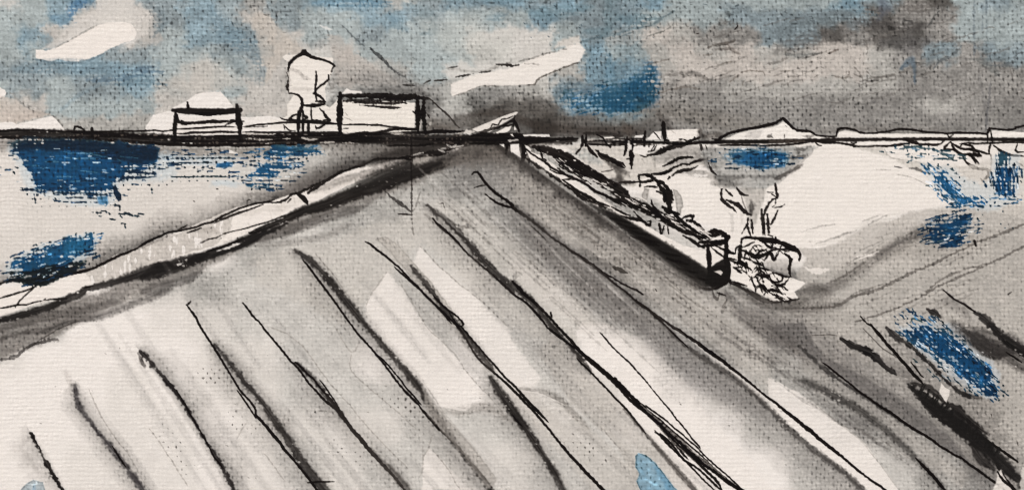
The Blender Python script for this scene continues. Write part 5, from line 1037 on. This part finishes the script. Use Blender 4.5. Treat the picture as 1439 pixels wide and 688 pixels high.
# ------------------------------------------------------------------ meshes
FY = -0.020                  # the face of the canvas stands 2 cm off the wall
WX = (X - CW / 2) * PXM
WZ = (CH / 2 - Y) * PXM      # local to the painting's Empty
def sheet(name, mask_cells, lift, mat, parent):
    """mesh of the grid cells in the mask, raised by `lift` pixels, following the cloth"""
    jj, ii = np.nonzero(mask_cells)
    if len(jj) == 0: return None
    v = np.stack([jj * NX + ii, (jj + 1) * NX + ii, (jj + 1) * NX + ii + 1, jj * NX + ii + 1], 1)
    used, inv = np.unique(v.ravel(), return_inverse=True)
    co = np.empty((len(used), 3), np.float32)
    co[:, 0] = WX.ravel()[used]; co[:, 2] = WZ.ravel()[used]; co[:, 1] = FY - (HGT.ravel()[used] + lift) * PXM
    me = bpy.data.meshes.new(name); n = len(jj)
    me.vertices.add(len(used)); me.vertices.foreach_set('co', co.ravel())
    me.loops.add(n * 4); me.loops.foreach_set('vertex_index', inv.astype(np.int32).ravel())
    me.polygons.add(n); me.polygons.foreach_set('loop_start', np.arange(0, n * 4, 4, dtype=np.int32))
    me.polygons.foreach_set('loop_total', np.full(n, 4, np.int32))
    me.update(calc_edges=True)
    ca = me.color_attributes.new('pigment', 'FLOAT_COLOR', 'POINT')
    cc = np.ones((len(used), 4), np.float32); cc[:, :3] = LIN.reshape(-1, 3)[used]; ca.data.foreach_set('color', cc.ravel())
    me.polygons.foreach_set('use_smooth', np.ones(n, bool)); me.materials.append(mat)
    o = bpy.data.objects.new(name, me); COL.objects.link(o)
    if parent: o.parent = parent
    return o
def boxes(name, bs, mat, parent=None):
    vs, fs = [], []
    for (x0, y0, z0, x1, y1, z1) in bs:
        k = len(vs)
        vs += [(x0, y0, z0), (x1, y0, z0), (x1, y1, z0), (x0, y1, z0), (x0, y0, z1), (x1, y0, z1), (x1, y1, z1), (x0, y1, z1)]
        fs += [tuple(k + i for i in f) for f in ((0, 3, 2, 1), (4, 5, 6, 7), (0, 1, 5, 4), (1, 2, 6, 5), (2, 3, 7, 6), (3, 0, 4, 7))]
    me = bpy.data.meshes.new(name); me.from_pydata(vs, [], fs); me.materials.append(mat); me.update()
    o = bpy.data.objects.new(name, me); COL.objects.link(o)
    if parent: o.parent = parent
    return o

root = bpy.data.objects.new('painting', None); COL.objects.link(root)
root.location = (0, 0, CZ); root.empty_display_size = .05
root['label'] = 'ink and watercolour landscape on coarse canvas, black furrow lines running to a horizon, blue patches'
root['category'] = 'painting'
cloth = sheet('canvas', np.ones((NY - 1, NX - 1), bool), 0.0, M_WASH, root)
hx, hz0, hz1 = float(WX.max()), float(WZ.min()), float(WZ.max()); hxn = float(WX.min())
# cloth turned over the sides, and the wooden stretcher behind it
tt = .0012
boxes('canvas_edge', [(hxn - tt, FY + .0006, hz0, hxn, -.004, hz1), (hx, FY + .0006, hz0, hx + tt, -.004, hz1),
                      (hxn - tt, FY + .0006, hz1, hx + tt, -.004, hz1 + tt), (hxn - tt, FY + .0006, hz0 - tt, hx + tt, -.004, hz0)],
      plain_material('bare_canvas', (.62, .58, .50), (.72, .67, .58), 400), root)
bw = .036; e_ = .0005
boxes('stretcher_bar', [(hxn + e_, -.0165, hz0 + e_, hxn + bw, -.0005, hz1 - e_), (hx - bw, -.0165, hz0 + e_, hx - e_, -.0005, hz1 - e_),
                        (hxn + bw + e_, -.0165, hz1 - bw, hx - bw - e_, -.0005, hz1 - e_), (hxn + bw + e_, -.0165, hz0 + e_, hx - bw - e_, -.0005, hz0 + bw)], M_WOOD, root)

LABELS = {
 'sky_wash': 'grey and slate blue watercolour sky', 'sky_wash/cloud': 'bare pale cloud left white in the sky wash',
 'field_wash': 'pale grey veil of the ploughed field', 'horizon_line': 'thick black ink horizon line',
 'fence': 'black ink fence with rails, left on the horizon', 'gate': 'black ink gate frame with white opening, centre left on the horizon',
 'tree': 'outlined ink tree with pale crown between fence and gate', 'roof': 'small pale pointed roof at the vanishing point',
 'mountain': 'white pointed mountain with dark outline', 'low_hill': 'long low white hill at right horizon', 'hut': 'small white hut block on the horizon',
 'roadside_wall': 'pale strip wall running up from the left', 'road_edge': 'broad black and grey brush band under the pale wall',
 'parapet_wall': 'white wall with black rail and end posts, right of the field', 'log_heap': 'scribbled ink heap at the end of the wall',
 'arch_stump': 'black arched stump behind the rail', 'bare_tree': 'thin bare tree below the blue pond', 'lake': 'grey washed pond under the mountain',
 'scrub': 'tangled ink scrub at far right horizon', 'wheel_track': 'thin grey tracks across the right ground', 'dark_branch': 'dark slanting strokes behind the wall',
 'meadow': 'bright meadow left almost bare', 'ground_wash': 'grey washed ground at the right', 'road_wash': 'hatched grey strip beside the wall'}
# separate stretches of one kind become separate parts
def components(mask):
    """coarse connected regions of a boolean mask (labels by repeated minimum spreading)"""
    f = 3; h, w_ = mask.shape; H2, W2 = (h + f - 1) // f, (w_ + f - 1) // f
    c = np.zeros((H2 * f, W2 * f), bool); c[:h, :w_] = mask
    c = c.reshape(H2, f, W2, f).any((1, 3)); lab = np.where(c, np.arange(H2 * W2).reshape(H2, W2) + 1, 0)
    big = H2 * W2 + 5
    while True:
        p = np.where(lab == 0, big, lab); q_ = np.pad(p, 1, constant_values=big)
        n = np.minimum.reduce([q_[a:a + H2, b:b + W2] for a in (0, 1, 2) for b in (0, 1, 2)])
        for ax in (0, 1):                                # run the minimum along solid rows and columns too
            pass
        n = np.where(c, n, 0)
        if (n == lab).all(): break
        lab = n
    out = np.repeat(np.repeat(lab, f, 0), f, 1)[:h, :w_]
    return np.where(mask, out, 0)

cell = OWN[:-1, :-1]
INKY = ('horizon_line', 'fence', 'gate', 'tree', 'furrow', 'small_post', 'wire', 'pencil_mark', 'scrub', 'bare_tree', 'log_heap', 'arch_stump', 'dark_branch', 'outline', 'edge_line', 'base_line', 'rail')
SPLIT = {'bare_tree/branch': 12, 'tree/branch': 12, 'blue_patch': 70, 'sky_wash/cloud': 60, 'small_post': 12, 'fence/post': 12, 'gate/post': 12, 'parapet_wall/post': 12}
made = {}
def parent_of(path):
    if '/' not in path: return root
    top = path.split('/')[0]
    if top not in made:
        kind = top.split('#')[0]
        e = bpy.data.objects.new(kind, None); COL.objects.link(e); e.parent = root; e.empty_display_size = .01
        if kind in LABELS: e['label'] = LABELS[kind]
        made[top] = e
    return made[top]
order = sorted(range(1, len(PARTS)), key=lambda i: PARTS[i].count('/'))
for i in order:
    path = PARTS[i]; mask = cell == i
    if mask.sum() < 6: continue
    leaf = path.split('/')[-1].split('#')[0]
    mat = M_BLUE if leaf == 'blue_patch' else M_INK if leaf in INKY or path.split('/')[0].split('#')[0] in INKY else M_WASH
    par = parent_of(path)
    if path in SPLIT:
        lab = components(mask); ids, cnt = np.unique(lab[lab > 0], return_counts=True)
        keep = ids[cnt >= SPLIT[path]]
        # specks join the nearest big patch
        cen = {k: np.array(np.nonzero(lab == k)).mean(1) for k in keep}
        for k, c_ in zip(ids, cnt):
            if k not in cen:
                p_ = np.array(np.nonzero(lab == k)).mean(1)
                lab[lab == k] = min(cen, key=lambda z: np.hypot(*(cen[z] - p_)))
        for k in keep:
            o = sheet(leaf, lab == k, .10, mat, par)
    else:
        o = sheet(leaf, mask, .10, mat, par)
        made.setdefault(path, o) if '/' not in path else None
        if path in LABELS: o['label'] = LABELS[path]

# ------------------------------------------------------------------ where the painting hangs
wall = boxes('wall', [(-4, 0, -.2, 4, .25, 3.2)], M_WALL)
wall['label'] = 'plain lime plastered wall behind the painting'; wall['category'] = 'wall'
gm = bpy.data.meshes.new('ground'); gm.from_pydata([(-60, -60, 0), (60, -60, 0), (60, 60, 0), (-60, 60, 0)], [], [(0, 1, 2, 3)]); gm.materials.append(M_FLOOR)
ground = bpy.data.objects.new('ground', gm); COL.objects.link(ground); ground['kind'] = 'structure'; ground['label'] = 'stone paving below the wall'
